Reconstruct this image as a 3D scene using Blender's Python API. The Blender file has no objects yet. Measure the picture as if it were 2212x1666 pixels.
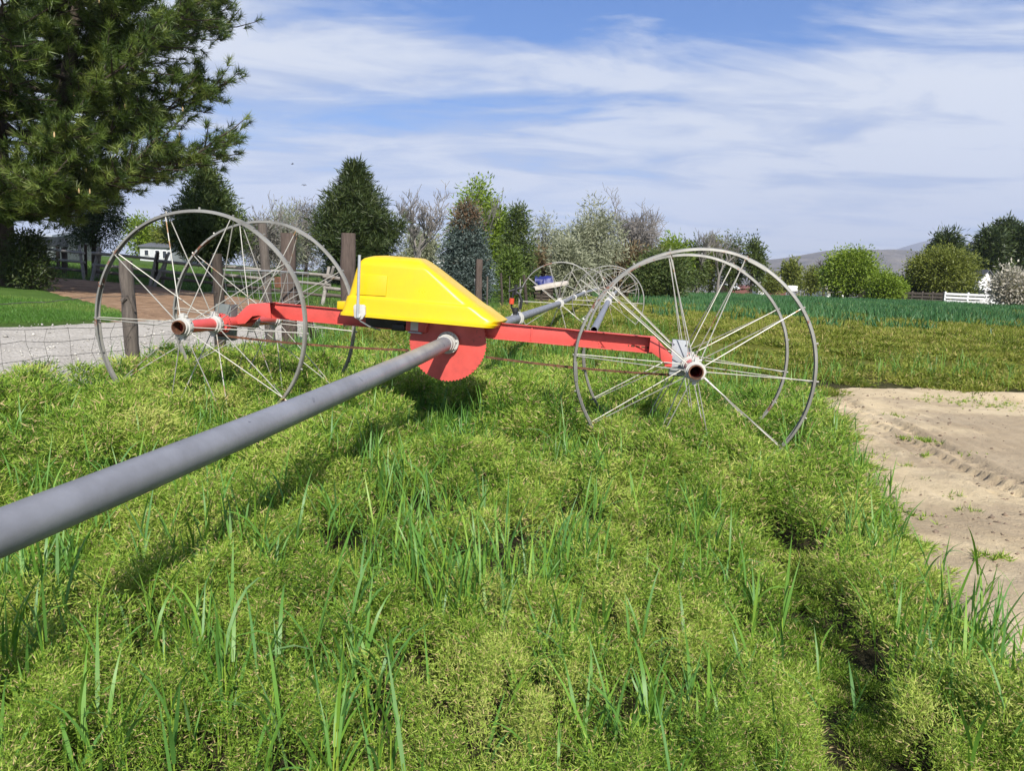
import bpy, math, random
import numpy as np
rng = np.random.default_rng(7)
random.seed(7)
scene = bpy.context.scene
COL = scene.collection
PI = math.pi

# ------------------------------------------------------------------ camera
F_, CX, CY = 1603.5, 1106.0, 833.0
PITCH, ROLL = math.radians(7.765), math.radians(1.996)
EYE = np.array([0, 0, 1.5])
_f = np.array([0, math.cos(PITCH), -math.sin(PITCH)])
_r = np.array([1.0, 0, 0]); _u = np.cross(_r, _f)
CR = _r*math.cos(ROLL)+_u*math.sin(ROLL)
CU = -_r*math.sin(ROLL)+_u*math.cos(ROLL)
from mathutils import Matrix
camd = bpy.data.cameras.new('camera'); cam = bpy.data.objects.new('camera', camd); COL.objects.link(cam)
camd.sensor_width = 36; camd.lens = 36*F_/2212; camd.clip_start = .05; camd.clip_end = 60000
M = Matrix(((CR[0], CU[0], -_f[0], 0), (CR[1], CU[1], -_f[1], 0), (CR[2], CU[2], -_f[2], 1.5), (0, 0, 0, 1)))
cam.matrix_world = M
scene.camera = cam

def ray(px, py):
    return _f+CR*(px-CX)/F_-CU*(py-CY)/F_
def at(px, py, depth):
    return EYE+ray(px, py)*depth

# ------------------------------------------------------------------ noise + terrain
def _h(ix, iy, s):
    h = (ix*374761393+iy*668265263+s*974634777) & 0xffffffff
    h = ((h ^ (h >> 13))*1274126177) & 0xffffffff
    h = h ^ (h >> 16)
    return (h & 0xffff)/65535.0
def vn(x, y, s=0):
    x = np.asarray(x, float); y = np.asarray(y, float)
    ix = np.floor(x).astype(np.int64); iy = np.floor(y).astype(np.int64)
    fx = x-ix; fy = y-iy
    fx = fx*fx*(3-2*fx); fy = fy*fy*(3-2*fy)
    a = _h(ix, iy, s); b = _h(ix+1, iy, s); c = _h(ix, iy+1, s); d = _h(ix+1, iy+1, s)
    return (a*(1-fx)+b*fx)*(1-fy)+(c*(1-fx)+d*fx)*fy
def fbm(x, y, s=0, o=4):
    t = 0; a = .5; n = 0
    for i in range(o):
        t = t+a*vn(x*2**i, y*2**i, s+i*17); n += a; a *= .5
    return t/n
def sstep(a, b, x):
    t = np.clip((x-a)/(b-a), 0, 1); return t*t*(3-2*t)
def fence_x(y):
    return -4.2+.185*(y-8.2)
KX = [-400, -60, -30, -8, -4.5, -2.6, 0, 1.47, 2.5, 4, 8, 60, 400]
KZ = [6, 2.6, 1.45, .36, .20, .105, 0, -.075, -.11, -.14, -.16, -.15, 0]
KY = [-50, 6, 18, 50, 80, 200, 4000]
KV = [0, 0, .324, .62, .95, .95, -8]
def T(x, y):
    x = np.asarray(x, float); y = np.asarray(y, float)
    z = (np.interp(x-.25, KX, KZ)+np.interp(x+.25, KX, KZ))/2+np.interp(y, KY, KV)
    fx = fence_x(y)
    z = z+.3*sstep(14, 22, y)*sstep(fx, fx+1.5, x)
    z = z+.05*(fbm(x*.5, y*.5, 3, 3)-.5)
    return z
def G(px, py, dz=0.0):
    """ground point seen at a pixel (dz above the ground)"""
    r = ray(px, py); k = 1.0
    prev = None
    ks = np.concatenate([np.arange(.5, 40, .05), np.arange(40, 400, .5)])
    P = EYE+r*ks[:, None]
    g = P[:, 2]-T(P[:, 0], P[:, 1])-dz
    i = np.argmax(g < 0) if (g < 0).any() else len(ks)-1
    return P[i]
def onground(px, depth):
    """ground point under a pixel column at a depth"""
    z = 0.0
    x = (px-CX)/F_*depth
    for _ in range(4):
        y = depth/math.cos(PITCH)*1.0-(1.5-float(T(x, depth)))*0
        z = float(T(x, y))
    return np.array([x, depth, z])
def ztop(px, py, y):
    """height of a pixel's ray at world y"""
    r = ray(px, py); k = y/r[1]
    return EYE[2]+r[2]*k
def xat(px, py, y):
    r = ray(px, py); return r[0]*y/r[1]

# ------------------------------------------------------------------ polygons
def sdf(poly, x, y):
    x = np.asarray(x, float); y = np.asarray(y, float)
    poly = np.asarray(poly, float); n = len(poly)
    d = np.full(x.shape, 1e9); ins = np.zeros(x.shape, bool)
    for i in range(n):
        a = poly[i]; b = poly[(i+1) % n]; e = b-a
        wx = x-a[0]; wy = y-a[1]
        t = np.clip((wx*e[0]+wy*e[1])/max(e@e, 1e-9), 0, 1)
        d = np.minimum(d, (wx-e[0]*t)**2+(wy-e[1]*t)**2)
        if abs(e[1]) > 1e-12:
            c = ((a[1] > y) != (b[1] > y)) & (x < e[0]*(y-a[1])/e[1]+a[0])
            ins ^= c
    d = np.sqrt(d)
    return np.where(ins, -d, d)

# ------------------------------------------------------------------ object helpers
def tag(o, label=None, cat=None, group=None, kind=None):
    if label: o['label'] = label
    if cat: o['category'] = cat
    if group: o['group'] = group
    if kind: o['kind'] = kind
    return o
def thing(name, loc, label, cat, group=None):
    o = bpy.data.objects.new(name, None); COL.objects.link(o); o.location = tuple(loc)
    o.empty_display_size = .2
    return tag(o, label, cat, group)
def rootloc(o):
    while o.parent: o = o.parent
    return np.array(o.location)
def raw(name, V, faces, mat, parent=None, smooth=False, attr=None, uv=None):
    """V (n,3); faces list of (m,k) int arrays"""
    V = np.asarray(V, np.float64)
    if parent is not None: V = V-rootloc(parent)
    me = bpy.data.meshes.new(name)
    me.vertices.add(len(V)); me.vertices.foreach_set('co', V.astype(np.float32).ravel())
    idx = np.concatenate([f.ravel() for f in faces]).astype(np.int32)
    cnt = np.concatenate([np.full(len(f), f.shape[1], np.int32) for f in faces])
    st = np.concatenate([[0], np.cumsum(cnt)[:-1]]).astype(np.int32)
    me.loops.add(len(idx)); me.loops.foreach_set('vertex_index', idx)
    me.polygons.add(len(cnt)); me.polygons.foreach_set('loop_start', st); me.polygons.foreach_set('loop_total', cnt)
    if smooth: me.polygons.foreach_set('use_smooth', np.ones(len(cnt), bool))
    if attr:
        for k, v in attr.items():
            a = me.attributes.new(k, 'FLOAT', 'POINT'); a.data.foreach_set('value', np.asarray(v, np.float32))
    me.update(calc_edges=True)
    o = bpy.data.objects.new(name, me); COL.objects.link(o)
    if mat: me.materials.append(mat)
    if parent is not None: o.parent = parent
    return o
def nrm(v):
    v = np.asarray(v, float); return v/(np.linalg.norm(v, axis=-1, keepdims=True)+1e-12)

class MB:
    def __init__(s): s.V = []; s.F = {}; s.n = 0; s.sm = {}
    def add(s, V, faces):
        V = np.asarray(V, float).reshape(-1, 3)
        for f in faces:
            s.F.setdefault(len(f), []).append([i+s.n for i in f])
        s.V.append(V); s.n += len(V)
    def box(s, c, ax, h):
        c = np.asarray(c, float); ax = [np.asarray(a, float) for a in ax]
        V = [c+ax[0]*h[0]*i+ax[1]*h[1]*j+ax[2]*h[2]*k for i in (-1, 1) for j in (-1, 1) for k in (-1, 1)]
        s.add(V, [(0, 1, 3, 2), (4, 6, 7, 5), (0, 4, 5, 1), (2, 3, 7, 6), (0, 2, 6, 4), (1, 5, 7, 3)])
    def tube(s, P, r, n=8, cap=True, closed=False):
        P = np.asarray(P, float); m = len(P)
        r = np.broadcast_to(np.asarray(r, float), (m,))
        t = np.gradient(P, axis=0) if not closed else np.roll(P, -1, 0)-np.roll(P, 1, 0)
        t = nrm(t)
        ref = np.array([0, 0, 1.]) if abs(t[0][2]) < .9 else np.array([1., 0, 0])
        V = []
        for i in range(m):
            a = nrm(np.cross(ref, t[i])); b = np.cross(t[i], a); ref = b if abs(b@t[i]) < .5 else ref
            th = np.arange(n)*2*PI/n
            V.append(P[i]+r[i]*(np.cos(th)[:, None]*a+np.sin(th)[:, None]*b))
        V = np.concatenate(V); f = []
        for i in range(m if closed else m-1):
            k = (i+1) % m
            for j in range(n):
                q = (j+1) % n
                f.append((i*n+j, i*n+q, k*n+q, k*n+j))
        if cap and not closed:
            f.append(tuple(range(n))[::-1]); f.append(tuple((m-1)*n+j for j in range(n)))
        s.add(V, f)
    def pipe(s, p0, p1, r, ri, n=24):
        """open hollow tube"""
        p0 = np.asarray(p0, float); p1 = np.asarray(p1, float); t = nrm(p1-p0)
        ref = np.array([0, 0, 1.]) if abs(t[2]) < .9 else np.array([1., 0, 0])
        a = nrm(np.cross(ref, t)); b = np.cross(t, a); th = np.arange(n)*2*PI/n
        c = np.cos(th)[:, None]*a+np.sin(th)[:, None]*b
        V = np.concatenate([p0+r*c, p1+r*c, p1+ri*c, p0+ri*c]); f = []
        for k in range(4):
            for j in range(n):
                q = (j+1) % n; k2 = (k+1) % 4
                f.append((k*n+j, k*n+q, k2*n+q, k2*n+j))
        s.add(V, f)
    def prism(s, out, d):
        """outline (n,3) swept by vector d"""
        out = np.asarray(out, float); n = len(out); d = np.asarray(d, float)
        f = [tuple(range(n))[::-1], tuple(n+i for i in range(n))]
        f += [(i, (i+1) % n, n+(i+1) % n, n+i) for i in range(n)]
        s.add(np.concatenate([out, out+d]), f)
    def loft(s, rings, cap=True):
        n = len(rings[0]); f = []
        for i in range(len(rings)-1):
            for j in range(n):
                q = (j+1) % n
                f.append((i*n+j, i*n+q, (i+1)*n+q, (i+1)*n+j))
        if cap:
            f.append(tuple(range(n))[::-1]); f.append(tuple((len(rings)-1)*n+j for j in range(n)))
        s.add(np.concatenate(rings), f)
    def build(s, name, mat, parent=None, smooth=None, bevel=0):
        V = np.concatenate(s.V)
        o = raw(name, V, [np.array(v) for v in s.F.values()], mat, parent)
        me = o.data
        import bmesh
        bm = bmesh.new(); bm.from_mesh(me); bmesh.ops.recalc_face_normals(bm, faces=bm.faces)
        if bevel:
            es = [e for e in bm.edges if len(e.link_faces) == 2 and e.calc_face_angle(0) > .6]
            bmesh.ops.bevel(bm, geom=es, offset=bevel, segments=2, affect='EDGES', profile=.6)
        ang = smooth if smooth is not None else math.radians(38)
        for fc in bm.faces: fc.smooth = True
        for e in bm.edges:
            e.smooth = len(e.link_faces) == 2 and e.calc_face_angle(0) < ang
        bm.to_mesh(me); bm.free()
        return o

# ------------------------------------------------------------------ materials
def newmat(name):
    m = bpy.data.materials.new(name); m.use_nodes = True; nt = m.node_tree; nt.nodes.clear()
    out = nt.nodes.new('ShaderNodeOutputMaterial')
    return m, nt, out
def N(nt, t, **k):
    n = nt.nodes.new(t)
    for a, b in k.items():
        if a.startswith('i_'):
            key = a[2:]
            n.inputs[int(key) if key.isdigit() else key.replace('_', ' ')].default_value = b
        else: setattr(n, a, b)
    return n
def noise(nt, vec, scale, detail=5, rough=.6, dist=0):
    n = N(nt, 'ShaderNodeTexNoise'); n.inputs['Scale'].default_value = scale; n.inputs['Detail'].default_value = detail
    n.inputs['Roughness'].default_value = rough; n.inputs['Distortion'].default_value = dist
    if vec is not None: nt.links.new(vec, n.inputs['Vector'])
    return n.outputs['Fac']
def ramp(nt, fac, stops, interp='LINEAR'):
    r = N(nt, 'ShaderNodeValToRGB'); cr = r.color_ramp; cr.interpolation = interp
    while len(cr.elements) < len(stops): cr.elements.new(.5)
    for e, (p, c) in zip(cr.elements, stops):
        e.position = p; e.color = (*c, 1) if len(c) == 3 else c
    nt.links.new(fac, r.inputs[0]); return r.outputs[0]
def mix(nt, f, a, b, blend='MIX'):
    m = N(nt, 'ShaderNodeMix', data_type='RGBA', blend_type=blend)
    for s, v in ((m.inputs[0], f), (m.inputs[6], a), (m.inputs[7], b)):
        if hasattr(v, 'is_output'): nt.links.new(v, s)
        elif isinstance(v, (int, float)): s.default_value = v
        else: s.default_value = (*v, 1)
    return m.outputs[2]
def math_(nt, op, a, b=None, clamp=False):
    m = N(nt, 'ShaderNodeMath', operation=op, use_clamp=clamp)
    for s, v in ((m.inputs[0], a), (m.inputs[1], b)):
        if v is None: continue
        if hasattr(v, 'is_output'): nt.links.new(v, s)
        else: s.default_value = v
    return m.outputs[0]
def coord(nt): return N(nt, 'ShaderNodeTexCoord').outputs['Object']
def principled(nt, out, col, rough=.5, metal=0, spec=.5, bump=None, bstr=.3, bdist=.01):
    p = N(nt, 'ShaderNodeBsdfPrincipled')
    if hasattr(col, 'is_output'): nt.links.new(col, p.inputs['Base Color'])
    else: p.inputs['Base Color'].default_value = (*col, 1)
    if hasattr(rough, 'is_output'): nt.links.new(rough, p.inputs['Roughness'])
    else: p.inputs['Roughness'].default_value = rough
    p.inputs['Metallic'].default_value = metal; p.inputs['Specular IOR Level'].default_value = spec
    if bump is not None:
        b = N(nt, 'ShaderNodeBump'); b.inputs['Strength'].default_value = bstr; b.inputs['Distance'].default_value = bdist
        nt.links.new(bump, b.inputs['Height']); nt.links.new(b.outputs[0], p.inputs['Normal'])
    nt.links.new(p.outputs[0], out.inputs[0]); return p
def paint(name, col, var=.12, rough=.4, metal=0, worn=None, worn_at=.66, scale=6, spec=.5, bstr=.15):
    m, nt, out = newmat(name); c = coord(nt)
    n1 = noise(nt, c, scale, 6, .65); lo = [x*(1-var*2) for x in col]; hi = [min(1, x*(1+var)) for x in col]
    base = ramp(nt, n1, [(.3, lo), (.7, hi)])
    if worn:
        n2 = noise(nt, c, scale*5, 8, .7, .3)
        n3 = noise(nt, c, scale*.9, 3, .5)
        k = math_(nt, 'ADD', math_(nt, 'MULTIPLY', n2, .65), math_(nt, 'MULTIPLY', n3, .45))
        f = ramp(nt, k, [(worn_at, (0, 0, 0)), (worn_at+.03, (1, 1, 1))])
        base = mix(nt, f, base, worn)
    rr = ramp(nt, n1, [(.3, [rough+.12]*3), (.7, [max(.05, rough-.08)]*3)])
    principled(nt, out, base, rr, metal, spec, noise(nt, c, scale*14, 4), bstr, .004)
    return m
def wood(name, lo, hi, scale=3.0, rough=.85):
    m, nt, out = newmat(name)
    mp = N(nt, 'ShaderNodeMapping'); nt.links.new(coord(nt), mp.inputs[0]); mp.inputs['Scale'].default_value = (scale*6, scale*6, scale*.5)
    n1 = noise(nt, mp.outputs[0], 2.5, 8, .7, .4); n2 = noise(nt, coord(nt), scale*.7, 4)
    k = math_(nt, 'ADD', math_(nt, 'MULTIPLY', n1, .7), math_(nt, 'MULTIPLY', n2, .3))
    principled(nt, out, ramp(nt, k, [(.3, lo), (.68, hi)]), rough, 0, .2, n1, .7, .02); return m
def leafmat(name, stops, trans=.3, rough=.5, spec=.35, attr='tint'):
    m, nt, out = newmat(name)
    a = N(nt, 'ShaderNodeAttribute', attribute_name=attr)
    col = ramp(nt, a.outputs['Fac'], stops)
    p = N(nt, 'ShaderNodeBsdfPrincipled'); nt.links.new(col, p.inputs['Base Color']); p.inputs['Roughness'].default_value = rough
    p.inputs['Specular IOR Level'].default_value = spec
    t = N(nt, 'ShaderNodeBsdfTranslucent')
    tc = mix(nt, .5, col, (.9, 1.0, .25), 'MULTIPLY')
    nt.links.new(tc, t.inputs[0])
    mx = N(nt, 'ShaderNodeMixShader'); mx.inputs[0].default_value = trans
    nt.links.new(p.outputs[0], mx.inputs[1]); nt.links.new(t.outputs[0], mx.inputs[2]); nt.links.new(mx.outputs[0], out.inputs[0])
    return m

MAT = {}
MAT['red'] = paint('red_paint', (.56, .080, .066), .12, .38, 0, (.11, .035, .025), .665, 7)
MAT['red_clean'] = paint('red_paint_sound', (.60, .080, .070), .1, .35, 0, (.16, .035, .02), .76, 5)
MAT['yellow'] = paint('yellow_gelcoat', (.61, .405, .003), .06, .34, 0, (.42, .28, .04), .735, 3, bstr=.08)
MAT['pipe'] = paint('grey_pipe', (.215, .218, .238), .12, .40, .2, (.11, .11, .13), .672, 4)
MAT['galv'] = paint('galvanised', (.46, .46, .44), .14, .45, .45, (.30, .16, .09), .74, 5)
MAT['rim'] = paint('weathered_rim', (.255, .248, .222), .25, .45, .3, (.19, .085, .05), .63, 2.2)
MAT['spoke'] = paint('spoke_steel', (.40, .385, .34), .14, .45, .25, (.28, .15, .07), .62, 1.6)
MAT['white'] = paint('white_fitting', (.46, .45, .42), .1, .5, 0, (.25, .2, .15), .74, 12)
MAT['rust'] = paint('rusty_steel', (.11, .045, .022), .35, .8, 0, (.20, .08, .03), .6, 20)
MAT['black'] = paint('black_part', (.015, .015, .016), .3, .5)
MAT['plate'] = paint('grey_plate', (.36, .38, .40), .12, .5, .3, (.2, .15, .1), .75, 8)
MAT['darkplate'] = paint('dull_plate', (.17, .19, .18), .2, .55, .3, (.12, .08, .05), .66, 8)
MAT['wire'] = paint('fence_wire', (.12, .11, .10), .3, .6, .4)
MAT['palewire'] = paint('pale_wire', (.42, .42, .42), .2, .5, .4)
MAT['post'] = wood('weathered_post', (.036, .03, .026), (.16, .135, .115))
MAT['darkpost'] = wood('dark_post', (.022, .017, .014), (.085, .068, .055))
MAT['brownpost'] = wood('brown_tie', (.032, .023, .019), (.125, .095, .08), 2.4)
MAT['greyrail'] = wood('grey_rail', (.09, .083, .074), (.36, .335, .30))
MAT['bark'] = wood('bark', (.022, .017, .014), (.10, .078, .062), 1.4)
MAT['greybark'] = wood('grey_bark', (.10, .09, .08), (.26, .24, .22), 1.4)
MAT['whitewall'] = paint('white_wall', (.72, .72, .72), .05, .7)
MAT['greyroof'] = paint('grey_roof', (.10, .105, .12), .15, .7)
MAT['metalroof'] = paint('metal_roof', (.42, .45, .50), .1, .4, .3)
MAT['redwall'] = paint('dull_red_wall', (.16, .06, .05), .15, .8)
MAT['glass'] = paint('window_glass', (.03, .035, .045), .1, .1)
MAT['blue'] = paint('blue_tarp', (.012, .02, .15), .2, .5)
MAT['pale'] = paint('pale_boards', (.44, .39, .335), .14, .6, 0, (.3, .26, .22), .72, 2)
MAT['redplastic'] = paint('red_plastic', (.6, .06, .02), .1, .4)

# ------------------------------------------------------------------ light + sky
L = nrm(np.array([-.27, 1.157, -1.0]))
sd = bpy.data.lights.new('sun', 'SUN'); sun = bpy.data.objects.new('sun', sd); COL.objects.link(sun)
sd.energy = 4.8; sd.angle = math.radians(.5); sd.color = (1, .955, .88)
from mathutils import Vector
sun.rotation_euler = Vector(L).to_track_quat('-Z', 'Y').to_euler()
w = bpy.data.worlds.new('World'); scene.world = w; w.use_nodes = True
nt = w.node_tree; nt.nodes.clear()
wo = N(nt, 'ShaderNodeOutputWorld'); bg = N(nt, 'ShaderNodeBackground')
sky = N(nt, 'ShaderNodeTexSky', sky_type='NISHITA'); sky.sun_disc = False
sky.sun_elevation = math.asin(-L[2]); sky.sun_rotation = math.atan2(-L[0], -L[1]); sky.altitude = 700; sky.air_density = 1.0; sky.dust_density = .3; sky.ozone_density = 2.5
SKX, SKY = 8.0, 1.0
hs = N(nt, 'ShaderNodeHueSaturation'); hs.inputs['Saturation'].default_value = 1.55; hs.inputs['Value'].default_value = 1.42; hs.inputs['Hue'].default_value = .512
nt.links.new(sky.outputs[0], hs.inputs['Color'])
tc = N(nt, 'ShaderNodeTexCoord'); sep = N(nt, 'ShaderNodeSeparateXYZ'); nt.links.new(tc.outputs['Generated'], sep.inputs[0])
zz = math_(nt, 'ADD', math_(nt, 'MAXIMUM', sep.outputs[2], 0.0), .10)
cx = math_(nt, 'DIVIDE', sep.outputs[0], zz); cy = math_(nt, 'DIVIDE', sep.outputs[1], zz)
cmb = N(nt, 'ShaderNodeCombineXYZ'); nt.links.new(cx, cmb.inputs[0]); nt.links.new(cy, cmb.inputs[1])
mp = N(nt, 'ShaderNodeMapping'); nt.links.new(cmb.outputs[0], mp.inputs[0])
mp.inputs['Rotation'].default_value = (0, 0, math.radians(9)); mp.inputs['Scale'].default_value = (.40, .72, 1); mp.inputs['Location'].default_value = (SKX, SKY, 0)
nA = noise(nt, mp.outputs[0], 1.0, 4, .50, .35)
nB = noise(nt, mp.outputs[0], 3.0, 7, .60, .5)
mp2 = N(nt, 'ShaderNodeMapping'); nt.links.new(cmb.outputs[0], mp2.inputs[0]); mp2.inputs['Scale'].default_value = (1.6, 2.6, 1); mp2.inputs['Rotation'].default_value = (0, 0, math.radians(-24))
nC = noise(nt, mp2.outputs[0], 2.4, 5, .6, .6)
k = math_(nt, 'ADD', math_(nt, 'MULTIPLY', nA, .56), math_(nt, 'ADD', math_(nt, 'MULTIPLY', nB, .36), math_(nt, 'MULTIPLY', nC, .10)))
hz = ramp(nt, sep.outputs[2], [(0, (.20,)*3), (.10, (.13,)*3), (.20, (.10,)*3), (.28, (.08,)*3), (.335, (.0,)*3)])
k2 = math_(nt, 'ADD', k, hz)
mask = ramp(nt, k2, [(.47, (0,)*3), (.525, (.48,)*3), (.58, (.84,)*3), (.67, (.96,)*3)])
shade = ramp(nt, math_(nt, 'ADD', math_(nt, 'MULTIPLY', nB, .5), math_(nt, 'MULTIPLY', k2, .6)), [(.44, (3.2, 4.6, 8.0)), (.55, (5.1, 6.0, 8.0)), (.66, (8.7, 9.1, 9.7))])
ccol = mix(nt, mask, hs.outputs[0], shade)
nt.links.new(ccol, bg.inputs[0]); bg.inputs[1].default_value = .06
nt.links.new(bg.outputs[0], wo.inputs[0])
scene.view_settings.view_transform = 'Standard'; scene.view_settings.look = 'None'
scene.view_settings.exposure = .74; scene.view_settings.gamma = 1
scene.cycles.max_bounces = 6; scene.cycles.diffuse_bounces = 3; scene.cycles.transmission_bounces = 4; scene.cycles.use_denoising = True
try:
    scene.cycles.denoiser = 'OPENIMAGEDENOISE'
except Exception: pass

exec_parts = []
# ================================================================== regions
def poly_px(pts, dz=0.0): return [tuple(G(x, y, dz)[:2]) for x, y in pts]
SAND = poly_px([(1762, 848)], .1)+poly_px([(1810, 836), (1900, 836), (2000, 838), (2212, 856)])+[(11.5, 13.5), (14, 13.0), (14, 1.5), (3.2, 1.5)] + \
    poly_px([(2212, 1400), (2150, 1330), (2105, 1275), (2050, 1215), (2000, 1155), (1960, 1100), (1905, 1050), (1885, 1010), (1850, 950), (1825, 905), (1800, 868)], .22)
ROAD = [(-20, 4), (-13, 8), (-10, 10.4), (-8.35, 12.1), (-7.6, 13.7), (-7.0, 15.4), (-6.9, 16.8), (-5.6, 17.6), (-4.6, 17.2), (-3.9, 15), (-3.5, 12.8), (-3.55, 11.4), (-3.9, 9.7), (-4.25, 8.0), (-4.6, 6.2), (-5.1, 3.5), (-5.8, 0), (-9, -2.5), (-22, -1)]
LAWN = [(-20, 4.6), (-13, 8.5), (-10, 10.9), (-8.5, 12.4), (-7.9, 13.8), (-7.7, 15.2), (-8.4, 16), (-9.8, 17.4), (-10.6, 17.9), (-13.4, 21), (-17, 22), (-30, 21), (-30, 5)]
DIRT = [(-7.9, 13), (-6.6, 16.6), (-5.4, 17.8), (-4.4, 18.5), (-3.6, 20), (-5, 22), (-8, 24), (-13, 27), (-16, 27), (-19, 25), (-14.5, 21.5), (-10.8, 18.2), (-10, 17.5), (-8.6, 16.2), (-7.7, 14.8)]

# ------------------------------------------------------------------ ground sheet
ys = np.concatenate([np.linspace(-4, 25, 190), np.geomspace(25.3, 4000, 120)])
ts = np.linspace(-1, 1, 261); ts = np.sign(ts)*np.abs(ts)**1.25
X = ts[None, :]*(np.abs(ys)[:, None]*1.5+14); Y = np.repeat(ys[:, None], len(ts), 1)
def pit(x, y):
    p = np.zeros_like(x)
    for P in (SAND, ROAD, LAWN, DIRT):
        p = np.maximum(p, sstep(.05, -.15, sdf(P, x, y)))
    return p
Z = T(X, Y)-.10*pit(X, Y)
def gridmesh(name, X, Y, Z, mat, keep=None, attr=None):
    r, c = X.shape; V = np.stack([X, Y, Z], -1).reshape(-1, 3)
    i = np.arange(r*c).reshape(r, c)
    f = np.stack([i[:-1, :-1], i[:-1, 1:], i[1:, 1:], i[1:, :-1]], -1).reshape(-1, 4)
    if keep is not None: f = f[keep.reshape(-1)]
    used = np.unique(f); mapv = np.full(r*c, -1); mapv[used] = np.arange(len(used))
    return raw(name, V[used], [mapv[f]], mat, smooth=True, attr={k: v.reshape(-1)[used] for k, v in (attr or {}).items()})
m, nt, out = newmat('field_ground'); c = coord(nt)
att = N(nt, 'ShaderNodeAttribute', attribute_name='field').outputs['Fac']
soil = ramp(nt, noise(nt, c, 3, 6), [(.3, (.022, .022, .010)), (.7, (.06, .05, .028))])
veg = ramp(nt, noise(nt, c, 1.6, 8, .75), [(.3, (.085, .10, .016)), (.55, (.145, .15, .026)), (.75, (.20, .19, .045))])
past = ramp(nt, noise(nt, c, .8, 8, .7), [(.3, (.045, .085, .018)), (.7, (.085, .14, .03))])
att2 = N(nt, 'ShaderNodeAttribute', attribute_name='pasture').outputs['Fac']
col = mix(nt, att2, mix(nt, att, soil, veg), past)
principled(nt, out, col, .95, 0, .1, noise(nt, c, 5, 8, .75), 1.0, .12); MAT['ground'] = m
fa = sstep(11, 17, Y); pa = sstep(.6, -.6, X-fence_x(Y)+.8*(fbm(X, Y, 9)-.5))
tag(gridmesh('ground', X, Y, Z, m, attr={'field': fa, 'pasture': pa}), kind='structure')

def sheet(name, poly, res, mat, lift=0.0, disp=None, wob=.12, wobs=1.5):
    P = np.array(poly); x0, y0 = P.min(0)-.3; x1, y1 = P.max(0)+.3
    gx = np.arange(x0, x1, res); gy = np.arange(y0, y1, res); Xs, Ys = np.meshgrid(gx, gy)
    d = lambda a, b: sdf(poly, a, b)+wob*(fbm(a*wobs, b*wobs, 5)-.5)*2
    D = d(Xs, Ys); ins = D < 0
    keep = (ins[:-1, :-1] | ins[1:, :-1] | ins[:-1, 1:] | ins[1:, 1:])
    e = .01; gxD = (d(Xs+e, Ys)-D)/e; gyD = (d(Xs, Ys+e)-D)/e
    far = (~ins) & (D < res*2)
    Xs = np.where(far, Xs-np.clip(gxD, -1.2, 1.2)*D, Xs); Ys = np.where(far, Ys-np.clip(gyD, -1.2, 1.2)*D, Ys)
    Zs = T(Xs, Ys)+lift
    if disp is not None: Zs = Zs+disp(Xs, Ys)
    Zs = Zs-.06*sstep(-.06, .0, D)
    return gridmesh(name, Xs, Ys, Zs, mat, keep)

# ------------------------------------------------------------------ sand
TRK = [poly_px([(1790, 850), (1850, 880), (1950, 925), (2050, 975), (2120, 1010), (2180, 1040), (2230, 1060)]),
       poly_px([(1830, 885), (1880, 920), (1960, 962), (2050, 1010), (2130, 1050), (2212, 1090)])]
def dline(P, x, y):
    d = np.full(np.shape(x), 1e9); s = np.zeros(np.shape(x)); acc = 0
    for a, b in zip(P[:-1], P[1:]):
        a = np.array(a); b = np.array(b); e = b-a; l = np.linalg.norm(e)
        t = np.clip(((x-a[0])*e[0]+(y-a[1])*e[1])/(l*l), 0, 1)
        q = np.hypot(x-a[0]-e[0]*t, y-a[1]-e[1]*t); m_ = q < d
        d = np.where(m_, q, d); s = np.where(m_, acc+t*l, s); acc += l
    return d, s
def sand_disp(x, y):
    z = .05*(fbm(x*1.1, y*1.1, 21, 4)-.5)+.022*(fbm(x*6, y*6, 23, 3)-.5)
    for i, P in enumerate(TRK):
        d, s = dline(P, x, y)
        z = z-.022*sstep(.16, .10, d)+.022*sstep(.1, .0, np.abs(d-.18))*(.4+vn(s*5, s*0, 33))
        z = z-.045*sstep(.045, .02, np.abs(d-.07*(i+.6)))*(np.sin(s*2*PI/.16) > 0)*(fbm(x*2, y*2, 31) > .42)
    # gentle furrows dragged along the tyre path
    d, s = dline(TRK[1], x, y)
    z = z+.010*np.sin(d*2*PI/.22)*sstep(2.6, .3, d)*(fbm(x, y, 41) > .4)
    # low spoil ridge near the far rim
    z = z+.10*sstep(.5, 0, np.abs(y-11.9-.2*np.sin(x*1.3)))*sstep(6.5, 8.5, x)
    return z
m, nt, out = newmat('sand'); c = coord(nt)
base = ramp(nt, noise(nt, c, 1.3, 8, .68, .3), [(.30, (.36, .28, .17)), (.55, (.49, .395, .255)), (.78, (.56, .465, .315))])
damp = ramp(nt, noise(nt, c, .55, 5, .6, .8), [(.50, (0, 0, 0)), (.60, (1, 1, 1))])
for px_, py_, r_ in ((2185, 985, 1.5), (2210, 1130, .55), (2225, 1010, 1.6), (2120, 915, 1.0)):
    g_ = G(px_, py_); vs = N(nt, 'ShaderNodeVectorMath', operation='DISTANCE'); nt.links.new(c, vs.inputs[0]); vs.inputs[1].default_value = tuple(g_)
    dd_ = math_(nt, 'ADD', math_(nt, 'DIVIDE', vs.outputs['Value'], r_), math_(nt, 'MULTIPLY', math_(nt, 'SUBTRACT', noise(nt, c, 2.2, 6, .65), .5), 1.6))
    damp = mix(nt, ramp(nt, dd_, [(.62, (1, 1, 1)), (.95, (0, 0, 0))]), damp, (1.1, 1.1, 1.1))
base = mix(nt, math_(nt, 'MULTIPLY', damp, .50), base, (.225, .172, .12))
base = mix(nt, ramp(nt, noise(nt, c, 24, 6, .8), [(.60, (0, 0, 0)), (.70, (.45,)*3)]), base, (.20, .15, .105))
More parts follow.
